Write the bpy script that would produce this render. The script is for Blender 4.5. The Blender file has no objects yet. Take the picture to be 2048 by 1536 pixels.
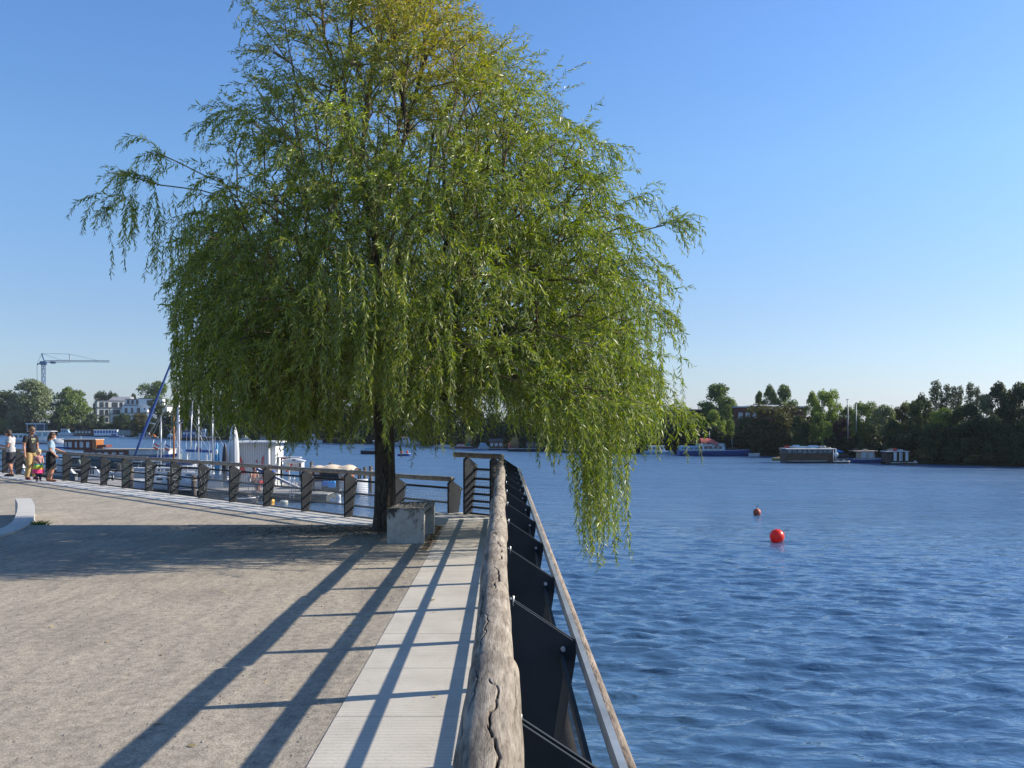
import bpy, math, random
import numpy as np
from mathutils import Vector, Matrix, Quaternion
R = math.radians
rnd = random.Random(7)
sc = bpy.context.scene
col = sc.collection

# ------------------------------------------------------------------ camera
F = 1800.0; VX = 1006.0; HY = 850.0; EYE = 1.65
cam_d = bpy.data.cameras.new('camera'); cam = bpy.data.objects.new('camera', cam_d); col.objects.link(cam)
cam.location = (0, 0, EYE); cam.rotation_euler = (R(90), 0, 0)
cam_d.sensor_width = 36; cam_d.lens = F / 2048 * 36
cam_d.shift_x = (1024 - VX) / 2048; cam_d.shift_y = (HY - 768) / 2048
cam_d.clip_start = 0.05; cam_d.clip_end = 6000
sc.camera = cam

# ------------------------------------------------------------------ sky, sun, exposure
SUN_EL = 30.5; SUN_AZ = math.degrees(math.atan2(.976, .216))     # azimuth from +Y towards +X
w = bpy.data.worlds.new('World'); sc.world = w; w.use_nodes = True
nt = w.node_tree; bg = nt.nodes['Background']
sky = nt.nodes.new('ShaderNodeTexSky'); sky.sky_type = 'NISHITA'; sky.sun_disc = False
sky.sun_elevation = R(SUN_EL); sky.sun_rotation = R(SUN_AZ); sky.altitude = 30
sky.air_density = 1.0; sky.dust_density = .55; sky.ozone_density = 2.6
hs = nt.nodes.new('ShaderNodeHueSaturation'); hs.inputs['Saturation'].default_value = 1.06
nt.links.new(sky.outputs[0], hs.inputs['Color']); bg.inputs[1].default_value = 0.13
gtc = nt.nodes.new('ShaderNodeTexCoord'); gsp = nt.nodes.new('ShaderNodeSeparateXYZ'); nt.links.new(gtc.outputs['Generated'], gsp.inputs[0])
grp = nt.nodes.new('ShaderNodeValToRGB'); ge = grp.color_ramp.elements       # colour of the clear air by height above the horizon
for k_ in range(4): ge.new(.5)
for k_, (p_, c_) in enumerate([(0, (.50, .56, .84)), (.053, (.53, .57, .72)), (.12, (.58, .61, .72)), (.27, (.66, .79, .90)), (.385, (.64, .80, .99)), (1, (.58, .80, 1))]):
    ge[k_].position = p_; ge[k_].color = (*c_, 1)
nt.links.new(gsp.outputs[2], grp.inputs[0])
gmx = nt.nodes.new('ShaderNodeMix'); gmx.data_type = 'RGBA'; gmx.blend_type = 'MULTIPLY'; gmx.inputs[0].default_value = 1
nt.links.new(hs.outputs[0], gmx.inputs[6]); nt.links.new(grp.outputs[0], gmx.inputs[7]); nt.links.new(gmx.outputs[2], bg.inputs[0])
sd = bpy.data.lights.new('sun', 'SUN'); sun = bpy.data.objects.new('sun', sd); col.objects.link(sun)
sd.energy = 5.0; sd.angle = R(.5); sd.color = (1, .915, .79)
TS = Vector((math.cos(R(SUN_EL)) * math.sin(R(SUN_AZ)), math.cos(R(SUN_EL)) * math.cos(R(SUN_AZ)), math.sin(R(SUN_EL))))
sun.rotation_euler = TS.to_track_quat('Z', 'Y').to_euler()
sc.view_settings.view_transform = 'Standard'; sc.view_settings.look = 'None'
sc.view_settings.exposure = 0.7; sc.view_settings.gamma = 1
sc.render.engine = 'CYCLES'
sc.cycles.use_denoising = True
sc.cycles.max_bounces = 7; sc.cycles.transparent_max_bounces = 12
sc.cycles.caustics_reflective = False; sc.cycles.caustics_refractive = False

WZ = EYE - 3.9                     # water level
def at(px, dep, z=None, py=None):
    "world point seen in column px at distance dep (and at height z, or in row py)"
    if z is None: z = EYE - (py - HY) / F * dep
    return Vector(((px - VX) / F * dep, dep, z))
def wdep(py): return F * 3.9 / (py - HY)      # distance of a point of the water surface seen in row py

# ------------------------------------------------------------------ materials
MATS = {}
def mat(name, c, rough=.7, metal=0., var=.12, vs=3., bump=0., bs=30., spec=None, c2=None, stretch=None, trans=0., coat=0.):
    if name in MATS: return MATS[name]
    m = bpy.data.materials.new(name); m.use_nodes = True; n = m.node_tree.nodes; l = m.node_tree.links
    p = n['Principled BSDF']; p.inputs['Roughness'].default_value = rough; p.inputs['Metallic'].default_value = metal
    if spec is not None: p.inputs['Specular IOR Level'].default_value = spec
    if coat: p.inputs['Coat Weight'].default_value = coat
    tc = n.new('ShaderNodeTexCoord'); mp = n.new('ShaderNodeMapping'); l.new(tc.outputs['Object'], mp.inputs[0])
    if stretch: mp.inputs['Scale'].default_value = stretch
    ns = n.new('ShaderNodeTexNoise'); ns.inputs['Scale'].default_value = vs; ns.inputs['Detail'].default_value = 5
    l.new(mp.outputs[0], ns.inputs['Vector'])
    cr = n.new('ShaderNodeValToRGB'); e = cr.color_ramp.elements
    a = c2 if c2 else tuple(x * (1 - var * 1.6) for x in c); b = c if c2 else tuple(min(1, x * (1 + var)) for x in c)
    e[0].color = (*a, 1); e[1].color = (*b, 1); e[0].position = .32; e[1].position = .68
    l.new(ns.outputs[0], cr.inputs[0]); l.new(cr.outputs[0], p.inputs['Base Color'])
    if bump:
        nb = n.new('ShaderNodeTexNoise'); nb.inputs['Scale'].default_value = bs; nb.inputs['Detail'].default_value = 4
        l.new(mp.outputs[0], nb.inputs['Vector'])
        b_ = n.new('ShaderNodeBump'); b_.inputs['Strength'].default_value = bump; b_.inputs['Distance'].default_value = .02
        l.new(nb.outputs[0], b_.inputs['Height']); l.new(b_.outputs[0], p.inputs['Normal'])
    MATS[name] = m; m['p'] = 1
    return m

# ------------------------------------------------------------------ mesh builder
class MB:
    def __init__(s): s.v = []; s.f = []; s.mi = []; s.sm = []; s.cur = 0; s.smooth = False
    def add(s, vs, fs, sm=None):
        o = len(s.v); s.v += [tuple(v) for v in vs]
        for f in fs:
            s.f.append(tuple(i + o for i in f)); s.mi.append(s.cur); s.sm.append(s.smooth if sm is None else sm)
        return s
    def quad(s, a, b, c, d): return s.add([a, b, c, d], [(0, 1, 2, 3)])
    def poly(s, pts): return s.add(pts, [tuple(range(len(pts)))])
    def box(s, c, d, rz=0, M=None, taper=1):
        x, y, z = (k / 2 for k in d); vs = []
        for k, (sx, sy, sz) in enumerate([(-1,-1,-1),(1,-1,-1),(1,1,-1),(-1,1,-1),(-1,-1,1),(1,-1,1),(1,1,1),(-1,1,1)]):
            t = taper if sz > 0 else 1; vs.append(Vector((sx * x * t, sy * y * t, sz * z)))
        rot = M if M else Matrix.Rotation(rz, 3, 'Z')
        vs = [rot @ v + Vector(c) for v in vs]
        return s.add(vs, [(0,3,2,1),(4,5,6,7),(0,1,5,4),(1,2,6,5),(2,3,7,6),(3,0,4,7)])
    def bar(s, a, b, w, h, up=(0, 0, 1)):
        a = Vector(a); b = Vector(b); d = (b - a); L = d.length; d.normalize(); up = Vector(up)
        sd_ = d.cross(up)
        if sd_.length < 1e-4: sd_ = d.cross(Vector((1, 0, 0)))
        sd_.normalize(); u = sd_.cross(d)
        M = Matrix((d, -sd_, u)).transposed()
        return s.box((a + b) / 2, (L, w, h), M=M)
    def tube(s, pts, r, n=8, cap=True, sm=True):
        pts = [Vector(p) for p in pts]
        if not hasattr(r, '__len__'): r = [r] * len(pts)
        vs = []; ref = None
        for i, p in enumerate(pts):
            d = (pts[min(i + 1, len(pts) - 1)] - pts[max(i - 1, 0)])
            if d.length < 1e-9: d = Vector((0, 0, 1))
            d.normalize()
            if ref is None: ref = Vector((0, 0, 1)) if abs(d.z) < .9 else Vector((1, 0, 0))
            a = d.cross(ref).normalized(); b = a.cross(d); ref = b
            for k in range(n):
                t = 2 * math.pi * k / n; vs.append(p + a * (math.cos(t) * r[i]) + b * (math.sin(t) * r[i]))
        fs = []
        for i in range(len(pts) - 1):
            for k in range(n):
                k2 = (k + 1) % n; fs.append((i * n + k, i * n + k2, (i + 1) * n + k2, (i + 1) * n + k))
        s.add(vs, fs, sm)
        if cap:
            o = len(s.v) - len(vs)
            s.f.append(tuple(o + k for k in reversed(range(n)))); s.mi.append(s.cur); s.sm.append(False)
            s.f.append(tuple(o + (len(pts) - 1) * n + k for k in range(n))); s.mi.append(s.cur); s.sm.append(False)
        return s
    def prism(s, outline, d):
        "outline: 3-D points of a planar polygon, d: extrusion vector"
        d = Vector(d); a = [Vector(p) for p in outline]; n = len(a)
        vs = a + [p + d for p in a]
        fs = [tuple(reversed(range(n))), tuple(range(n, 2 * n))] + [(i, (i + 1) % n, n + (i + 1) % n, n + i) for i in range(n)]
        return s.add(vs, fs)
    def sphere(s, c, r, n=14, m=9, sq=(1, 1, 1)):
        vs = []; fs = []; c = Vector(c)
        for j in range(1, m):
            ph = math.pi * j / m
            for i in range(n):
                t = 2 * math.pi * i / n
                vs.append(c + Vector((math.sin(ph) * math.cos(t) * r * sq[0], math.sin(ph) * math.sin(t) * r * sq[1], math.cos(ph) * r * sq[2])))
        for j in range(m - 2):
            for i in range(n): i2 = (i + 1) % n; fs.append((j * n + i, (j + 1) * n + i, (j + 1) * n + i2, j * n + i2))
        vs += [c + Vector((0, 0, r * sq[2])), c - Vector((0, 0, r * sq[2]))]; T = (m - 1) * n
        for i in range(n):
            i2 = (i + 1) % n; fs.append((T, i, i2)); fs.append((T + 1, (m - 2) * n + i2, (m - 2) * n + i))
        return s.add(vs, fs, True)
    def grid(s, rows, sm=True, close=False):
        m = len(rows[0]); vs = [p for r_ in rows for p in r_]; fs = []
        for j in range(len(rows) - 1):
            for i in range(m if close else m - 1):
                i2 = (i + 1) % m; fs.append((j * m + i, j * m + i2, (j + 1) * m + i2, (j + 1) * m + i))
        return s.add(vs, fs, sm)
    def build(s, name, mats, parent=None, world=True):
        "world=True: the vertices are world points, moved into the frame of the parent thing"
        if not isinstance(mats, (list, tuple)): mats = [mats]
        me = bpy.data.meshes.new(name)
        off = Vector((0, 0, 0)); q = parent
        if world:
            while q is not None: off = off + q.location; q = q.parent
        if off.length > 0: s.v = [(a - off.x, b - off.y, c - off.z) for a, b, c in s.v]
        me.from_pydata(s.v, [], s.f)
        for m_ in mats: me.materials.append(m_)
        me.polygons.foreach_set('material_index', s.mi); me.polygons.foreach_set('use_smooth', s.sm)
        me.update()
        o = bpy.data.objects.new(name, me); col.objects.link(o)
        if parent is not None: o.parent = parent
        return o

def tag(o, label=None, cat=None, group=None, kind=None):
    if label: o['label'] = label
    if cat: o['category'] = cat
    if group: o['group'] = group
    if kind: o['kind'] = kind
    return o
def thing(name, label, cat, loc=(0, 0, 0), group=None, rz=0):
    o = bpy.data.objects.new(name, None); col.objects.link(o); o.location = loc; o.rotation_euler = (0, 0, rz)
    o.empty_display_size = .2
    return tag(o, label, cat, group)
def copy_tree(o, parent=None):
    c = o.copy(); col.objects.link(c)
    if parent: c.parent = parent
    for ch in list(o.children): copy_tree(ch, c)
    return c
def lerp(a, b, t): return a + (b - a) * t
def interp(xs, ys, x): return float(np.interp(x, xs, ys))

M_STEEL = mat('dark_coated_steel', (.026, .030, .034), .62, .0, .2, 4, .05, 60, spec=.18)
M_GALV = mat('galvanised_steel', (.42, .45, .47), .42, .6, .15, 8)
M_WIRE = mat('steel_wire', (.40, .42, .43), .4, .7, .1, 8)
M_DTIM = mat('dark_weathered_timber', (.06, .048, .04), .85, 0, .35, 4, .5, 40, stretch=(1, 1, 1))
M_WHITE = mat('white_paint', (.66, .67, .66), .45, 0, .05, 2)
M_GREYP = mat('grey_paint', (.35, .37, .38), .5, 0, .1, 3)
M_CONC = None
# ------------------------------------------------------------------ setting
def nodes_of(name):
    m = bpy.data.materials.new(name); m.use_nodes = True
    return m, m.node_tree.nodes, m.node_tree.links, m.node_tree.nodes['Principled BSDF']
def noise(n, l, vec, scale, detail=4, rough=.5, dist=0.):
    t = n.new('ShaderNodeTexNoise'); t.inputs['Scale'].default_value = scale; t.inputs['Detail'].default_value = detail
    t.inputs['Roughness'].default_value = rough; t.inputs['Distortion'].default_value = dist; l.new(vec, t.inputs['Vector']); return t.outputs[0]
def mapping(n, l, vec, sc_=(1, 1, 1), rot=(0, 0, 0)):
    t = n.new('ShaderNodeMapping'); t.inputs['Scale'].default_value = sc_; t.inputs['Rotation'].default_value = rot; l.new(vec, t.inputs[0]); return t.outputs[0]
def ramp(n, l, fac, stops):
    t = n.new('ShaderNodeValToRGB'); e = t.color_ramp.elements
    while len(e) < len(stops): e.new(.5)
    for k, (p, c) in enumerate(stops):
        e[k].position = p; e[k].color = (*c, 1) if hasattr(c, '__len__') else (c, c, c, 1)
    l.new(fac, t.inputs[0]); return t.outputs[0]
def mathn(n, l, op, a, b):
    t = n.new('ShaderNodeMath'); t.operation = op
    for k, v in enumerate((a, b)):
        if hasattr(v, 'is_linked') or hasattr(v, 'links'): l.new(v, t.inputs[k])
        else: t.inputs[k].default_value = v
    return t.outputs[0]
def mixc(n, l, fac, a, b, mode='MIX'):
    t = n.new('ShaderNodeMix'); t.data_type = 'RGBA'; t.blend_type = mode
    for k, v in ((0, fac), (6, a), (7, b)):
        if hasattr(v, 'links'): l.new(v, t.inputs[k])
        elif k == 0: t.inputs[0].default_value = v
        else: t.inputs[k].default_value = (*v, 1)
    return t.outputs[2]
def bumpn(n, l, h, strength, dist, prev=None):
    t = n.new('ShaderNodeBump'); t.inputs['Strength'].default_value = strength; t.inputs['Distance'].default_value = dist
    l.new(h, t.inputs['Height'])
    if prev is not None: l.new(prev, t.inputs['Normal'])
    return t.outputs[0]

# gravel
m, n, l, p = nodes_of('compacted_gravel'); M_GRAVEL = m
tc = n.new('ShaderNodeTexCoord').outputs['Object']
big = ramp(n, l, noise(n, l, mapping(n, l, tc, (1, .7, 1)), 1.1, 6, .62, .4), [(.28, (.31, .272, .218)), (.55, (.39, .342, .272)), (.75, (.44, .388, .308))])
midn = ramp(n, l, noise(n, l, tc, 14, 6, .7), [(.3, .60), (.58, 1.03)])
c = mixc(n, l, 1., big, midn, 'MULTIPLY')
st = noise(n, l, tc, 75, 3, .7)
c = mixc(n, l, 1., c, ramp(n, l, st, [(.34, .42), (.46, .96), (.60, 1.03), (.72, 1.4)]), 'MULTIPLY')
arc = noise(n, l, mapping(n, l, tc, (4., .8, 1), (0, 0, R(24))), 1.6, 5, .65, .8)
c = mixc(n, l, .9, c, ramp(n, l, arc, [(.35, (.80, .80, .82)), (.55, (1.0, 1.0, 1.0)), (.7, (1.08, 1.06, 1.02))]), 'MULTIPLY')
l.new(c, p.inputs['Base Color']); p.inputs['Roughness'].default_value = .95; p.inputs['Specular IOR Level'].default_value = .15
b1 = bumpn(n, l, noise(n, l, tc, 60, 5, .75), .55, .012)
b2 = bumpn(n, l, noise(n, l, tc, 7, 5, .6), .35, .03, b1)
l.new(b2, p.inputs['Normal'])

# ribbed concrete of the walkway
def concrete(name, ribs, base=(.50, .462, .395)):
    m, n, l, p = nodes_of(name); tc = n.new('ShaderNodeTexCoord').outputs['Object']
    c = ramp(n, l, noise(n, l, tc, 2.2, 6, .65), [(.3, tuple(x * .84 for x in base)), (.7, tuple(x * 1.06 for x in base))])
    c = mixc(n, l, 1., c, ramp(n, l, noise(n, l, tc, 55, 3, .6), [(.30, .6), (.35, 1.)]), 'MULTIPLY')
    nb = bumpn(n, l, noise(n, l, tc, 45, 4, .6), .2, .006)
    if ribs:
        wv = n.new('ShaderNodeTexWave'); wv.wave_type = 'BANDS'; wv.bands_direction = 'Y'; wv.inputs['Scale'].default_value = 6.9
        wv.inputs['Distortion'].default_value = 0.; l.new(tc, wv.inputs['Vector'])
        c = mixc(n, l, 1., c, ramp(n, l, wv.outputs[1], [(.0, .88), (.4, 1.0)]), 'MULTIPLY')
        nb = bumpn(n, l, wv.outputs[1], .18, .004, nb)
    l.new(c, p.inputs['Base Color']); p.inputs['Roughness'].default_value = .85; l.new(nb, p.inputs['Normal']); p.inputs['Specular IOR Level'].default_value = .2
    return m
M_RIB = concrete('ribbed_concrete', True)
M_CONC = concrete('plain_concrete', False, (.46, .445, .41)); M_CONCL = concrete('pale_concrete', False, (.56, .54, .49))

# water
m, n, l, p = nodes_of('river_water'); M_WATER = m
tc = n.new('ShaderNodeTexCoord').outputs['Object']
p.inputs['Base Color'].default_value = (.046, .104, .195, 1); p.inputs['Roughness'].default_value = .22; p.inputs['IOR'].default_value = 1.5
sy_ = n.new('ShaderNodeSeparateXYZ'); l.new(tc, sy_.inputs[0])      # ruffled by the wind away from the sheltered quay
mr_ = n.new('ShaderNodeMapRange'); l.new(sy_.outputs[1], mr_.inputs[0]); mr_.inputs[1].default_value = 12; mr_.inputs[2].default_value = 62; mr_.inputs[3].default_value = .055; mr_.inputs[4].default_value = .42; l.new(mathn(n, l, 'MULTIPLY', mr_.outputs[0], ramp(n, l, noise(n, l, mapping(n, l, tc, (.25, 1., 1)), .16, 5, .6, .5), [(.32, .55), (.68, 1.)])), p.inputs['Roughness'])
w1 = noise(n, l, mapping(n, l, tc, (.36, 1., 1), (0, 0, R(-7))), 1.9, 4, .5, .35)
w2 = noise(n, l, mapping(n, l, tc, (.5, 1., 1), (0, 0, R(14))), 6.5, 3, .5, .3)
w3 = noise(n, l, mapping(n, l, tc, (.6, 1., 1), (0, 0, R(3))), .42, 2, .5, .2)
far_ = n.new('ShaderNodeMapRange'); l.new(sy_.outputs[1], far_.inputs[0]); far_.inputs[1].default_value = 22; far_.inputs[2].default_value = 60
w4 = mathn(n, l, 'MULTIPLY', noise(n, l, mapping(n, l, tc, (.22, 1., 1), (0, 0, R(4))), 1.0, 5, .65, .2), far_.outputs[0])
nb = bumpn(n, l, w4, 1., .60)
nb = bumpn(n, l, w1, 1., .15, nb)
nb = bumpn(n, l, w2, 1., .022, nb)
l.new(nb, p.inputs['Normal'])
wr = np.random.default_rng(21)
ys = [-250., -60., -5.]; y_ = 3.0
while y_ < 110: ys.append(y_); y_ += max(.042, y_ * y_ / 3510 * .38)
while y_ < 3000: ys.append(y_); y_ *= 1.12
us = np.concatenate([[-45, -8, -2, -1.1, -.8], np.linspace(-.64, .66, 620), [.8, 1.1, 2, 8, 45]])
Y = np.array(ys)[:, None] * np.ones_like(us)[None]; X = us[None] * np.maximum(Y, 3.0)
dyl = np.gradient(np.array(ys))[:, None]; dxl = np.maximum(Y, 3) * .0021
H = np.zeros_like(X)
for k in range(90):
    lam = math.exp(wr.uniform(math.log(.13), math.log(1.15))); th_ = wr.normal(0, .33) + .10; kx_ = math.sin(th_) * 2 * math.pi / lam; ky_ = math.cos(th_) * 2 * math.pi / lam
    slope = .037 * (1.15 if .2 < lam < .6 else .75); amp = slope * lam / (2 * math.pi)
    sp_ = np.maximum(dyl * abs(ky_), dxl * abs(kx_)); att = np.clip(1.6 - sp_ / 1.1, 0, 1)
    ph_ = kx_ * X + ky_ * Y + wr.uniform(0, 6.28) + .7 * np.sin(X * .31 + Y * .22 + k) 
    sn = np.sin(ph_); H += amp * att * (sn + .22 * np.cos(2 * ph_))
gust = .72 + .38 * np.sin(X * .045 + 1.2 * np.sin(Y * .06)) * np.sin(Y * .10 + .8 * np.sin(X * .05))
H *= gust * np.clip((.80 - np.abs(us))[None] / .12, 0, 1) * np.clip((Y - 3) / 3, 0, 1) * np.where(X < -3, .55, 1)
nr_, nc_ = X.shape; V_ = np.stack([X, Y, WZ + H], -1).reshape(-1, 3).astype(np.float32)
ii, jj = np.meshgrid(np.arange(nr_ - 1), np.arange(nc_ - 1), indexing='ij'); i0 = ii * nc_ + jj
F4 = np.stack([i0, i0 + 1, i0 + nc_ + 1, i0 + nc_], -1).reshape(-1, 4).astype(np.int32)
me = bpy.data.meshes.new('water'); me.vertices.add(len(V_)); me.vertices.foreach_set('co', V_.ravel()); me.loops.add(F4.size); me.loops.foreach_set('vertex_index', F4.ravel())
me.polygons.add(len(F4)); me.polygons.foreach_set('loop_start', np.arange(0, F4.size, 4, dtype=np.int32)); me.polygons.foreach_set('loop_total', np.full(len(F4), 4, dtype=np.int32)); me.polygons.foreach_set('use_smooth', np.ones(len(F4), dtype=bool))
me.materials.append(M_WATER); me.update(calc_edges=True)
wo = bpy.data.objects.new('water', me); col.objects.link(wo); tag(wo, kind='structure')

# plateau in front (z = 0), dropping at the crest to the lower terrace
CY = 14.85
def zlow(x, y):      # height of the lower terrace
    return -.35 + .07 * min(1, max(0, (y - 17) / 18))
nx = 60
g = MB()
xs = [-60 + i for i in range(52)] + [-8 + .25 * i for i in range(1, 29)] + [-.93]
kerb_px = [(53, 996, 20.0), (60, 1008, 18.7), (62, 1022, 17.2), (60, 1036, 15.9), (54, 1048, 15.0), (40, 1057, 14.35), (18, 1068, 13.7), (-20, 1080, 13.0), (-90, 1090, 12.4)]
outs = [Vector(((a_ + 8 - VX) / F * d, d, 0)) for a_, b_, d in kerb_px] + [Vector((-9.6, 11.75, 0)), Vector((-12, 11.5, 0)), Vector((-60, 11.5, 0))]
KERB = []
for i in range(len(outs) - 1):
    for k in range(4):
        t = k / 4; p0 = outs[max(i - 1, 0)]; p1 = outs[i]; p2 = outs[i + 1]; p3 = outs[min(i + 2, len(outs) - 1)]
        KERB.append(.5 * ((2 * p1) + (-p0 + p2) * t + (2 * p0 - 5 * p1 + 4 * p2 - p3) * t * t + (-p0 + 3 * p1 - 3 * p2 + p3) * t ** 3) if i < len(outs) - 3 else p1.lerp(p2, t))
KERB.append(outs[-1])
def xstart(y):
    if y < 11.5: return -60
    ky = sorted([(p_.y, p_.x) for p_ in KERB if p_.x > -20])
    return float(np.interp(y, [a_ for a_, b_ in ky], [b_ for a_, b_ in ky])) - .1
rows = []
xs = [i / 90 for i in range(91)]
for y in [-12, -4, 0, 3, 6, 9, 11.499, 11.6, 12, 12.4, 12.9, 13.4, 13.8, 14.2, 14.6, CY]: rows.append([(lerp(xstart(y), -.93, t ** .7), y, 0.0) for t in xs])
rows.append([(lerp(xstart(CY + .12), -.93, t ** .7), CY + .12, -.08) for t in xs]); rows.append([(lerp(xstart(CY + .95), -.93, t ** .7), CY + .95, -.34) for t in xs])
g.grid(rows, sm=False)
tag(g.build('gravel_square', M_GRAVEL), kind='structure')
# lower terrace: a sheet between the crest and the lower railing
D = Vector((-.7071, .7071, 0)); NO = Vector((.7071, .7071, 0)); L0 = Vector((-.975, 16.85, 0))
def lowline(s, u=0., z=0.):       # point on the lower railing's line, s metres from its end, u outwards
    q = L0 + D * s + NO * u; return Vector((q.x, q.y, z))
g = MB(); rows = []
for k in range(0, 46):
    s_ = -.6 + k * 1.6; a = lowline(s_, -.93)
    rw = []
    for j in range(0, 14):
        y = lerp(CY + .9, a.y, (j / 13) ** .8) if a.y > CY + .9 else a.y
        x = a.x
        rw.append((x, y, zlow(x, y) - (.0 if True else 0)))
    rows.append(rw)
g.grid(rows, sm=True)
g.quad((-60, 11.4, -.36), (-7.7, 11.4, -.36), (-7.7, CY + 1.0, -.36), (-60, CY + 1.0, -.36))
tag(g.build('lower_terrace', M_GRAVEL), kind='structure')

# walkway strips
g = MB()
SX0, SX1 = -.945, .10
joint = .0
y = -3.0
while y < 15.3:
    y2 = min(y + 1.01, 15.42)
    g.box(((SX0 + SX1) / 2, (y + y2) / 2, -.045), (SX1 - SX0, y2 - y - .006, .10)); y = y2
tag(g.build('walkway_strip', M_RIB), kind='structure')
g = MB()      # raised end slab, turning left along the river
O = Vector((0, 16.0, 0))
def upline(s, u, z): q = O + D * s + NO * u; return (q.x, q.y, z)
inner = -.80
outline = [(SX1, 15.424, .004), (SX0, 15.424, .004), upline(.55, inner, .004), upline(2.3, inner, .004), upline(2.3, -.10, .004), upline(1.25, -.10, .004), upline(1.25, .16, .004), (SX1, 16.2, .004)]
g.prism([(a, b, -.36) for a, b, c in outline], (0, 0, .362))
tag(g.build('raised_end_slab', M_CONC), kind='structure')
g = MB()
s_ = -0.0
while s_ < 52:
    a, b, c_, d = lowline(s_, -.93), lowline(s_, .10), lowline(s_ + 1.594, .10), lowline(s_ + 1.594, -.93)
    za = zlow(a.x, a.y) + .03; zb = zlow(d.x, d.y) + .03
    g.prism([(a.x, a.y, za - .2), (d.x, d.y, zb - .2), (c_.x, c_.y, zb - .2), (b.x, b.y, za - .2)], (0, 0, .2)); s_ += 1.6
tag(g.build('lower_walkway_strip', M_CONCL), kind='structure')
# edging flush with the crest
M_EDGE = mat('edging_stone', (.34, .32, .28), .9, 0, .2, 6, .3, 60)
g = MB(); x = -5.2
while x < -1.4:
    g.box((x + .49, CY - .02, -.035), (.97, .05, .08)); x += .98
tag(g.build('crest_edging', M_EDGE), kind='structure')

# quay wall below the walkways
M_QUAY = mat('quay_wall_concrete', (.20, .20, .19), .9, 0, .3, 1.5, .4, 20, c2=(.10, .10, .09))
q = thing('quay_wall', 'grey concrete quay wall under the long near railing', 'wall', (0.1, 6, WZ))
g = MB(); g.box((SX1 + .06, 6.6, WZ + 1.0), (.10, 19.6, 2.2)); g.build('wall_face', M_QUAY, q)
q = thing('quay_wall', 'concrete quay wall falling to the marina under the lower railing', 'wall', lowline(20, .1, WZ))
g = MB(); a = lowline(-1.2, .12); b = lowline(56, .12)
g.prism([(a.x, a.y, WZ - .6), (b.x, b.y, WZ - .6), (b.x, b.y, -.48), (a.x, a.y, -.48)], NO * .15); g.build('wall_face', M_QUAY, q)

# curved kerb wall on the left
q = thing('kerb_wall', 'low curved concrete kerb wall at the left edge of the gravel', 'wall', at(58, 16.5, -.2))
g = MB(); pts = KERB
rows = []
for i, p_ in enumerate(pts):
    d = (pts[min(i + 1, len(pts) - 1)] - pts[max(i - 1, 0)]).normalized(); nn = Vector((d.y, -d.x, 0)) * .30   # to the left of travel
    i_ = p_ + nn; zt = .03
    rows.append([(p_.x, p_.y, -.5), (p_.x, p_.y, zt), (i_.x, i_.y, zt), (i_.x, i_.y, -.8)])
g.grid(rows, sm=False)
g.poly([rows[0][3], rows[0][2], rows[0][1], rows[0][0]])
g.build('coping', M_CONC, q)
# ------------------------------------------------------------------ railings
m, n, l, p = nodes_of('weathered_round_timber'); M_LOG = m
tc = n.new('ShaderNodeTexCoord').outputs['Object']
def logmat(axis_scale):
    pass
at_ = n.new('ShaderNodeAttribute'); at_.attribute_name = 'along'        # (angle, length, crack) of the log's own surface
sep = n.new('ShaderNodeSeparateXYZ'); l.new(at_.outputs['Vector'], sep.inputs[0])
cmb = n.new('ShaderNodeCombineXYZ'); l.new(sep.outputs[0], cmb.inputs[0]); l.new(sep.outputs[1], cmb.inputs[1])
gr = noise(n, l, mapping(n, l, tc, (26, 3.0, 26)), 1.6, 7, .7, .6)
c = ramp(n, l, gr, [(.28, (.10, .082, .066)), (.43, (.235, .20, .16)), (.60, (.37, .325, .262)), (.76, (.49, .44, .365))])
pat = noise(n, l, mapping(n, l, tc, (7, 3, 7)), 1.4, 5, .6)
c = mixc(n, l, .8, c, ramp(n, l, pat, [(.34, (.55, .52, .50)), (.55, (1, 1, 1)), (.72, (1.12, 1.06, .98))]), 'MULTIPLY')
fine = noise(n, l, mapping(n, l, tc, (60, 9, 60)), 2.2, 5, .75)
c = mixc(n, l, .8, c, ramp(n, l, fine, [(.34, (.5, .48, .46)), (.48, (1, 1, 1))]), 'MULTIPLY')
c = mixc(n, l, ramp(n, l, sep.outputs[2], [(.15, 0.), (.6, 1.)]), c, (.035, .027, .022))
l.new(c, p.inputs['Base Color']); p.inputs['Roughness'].default_value = .9; p.inputs['Specular IOR Level'].default_value = .12
l.new(bumpn(n, l, fine, .6, .006, bumpn(n, l, gr, .55, .012)), p.inputs['Normal'])

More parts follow.
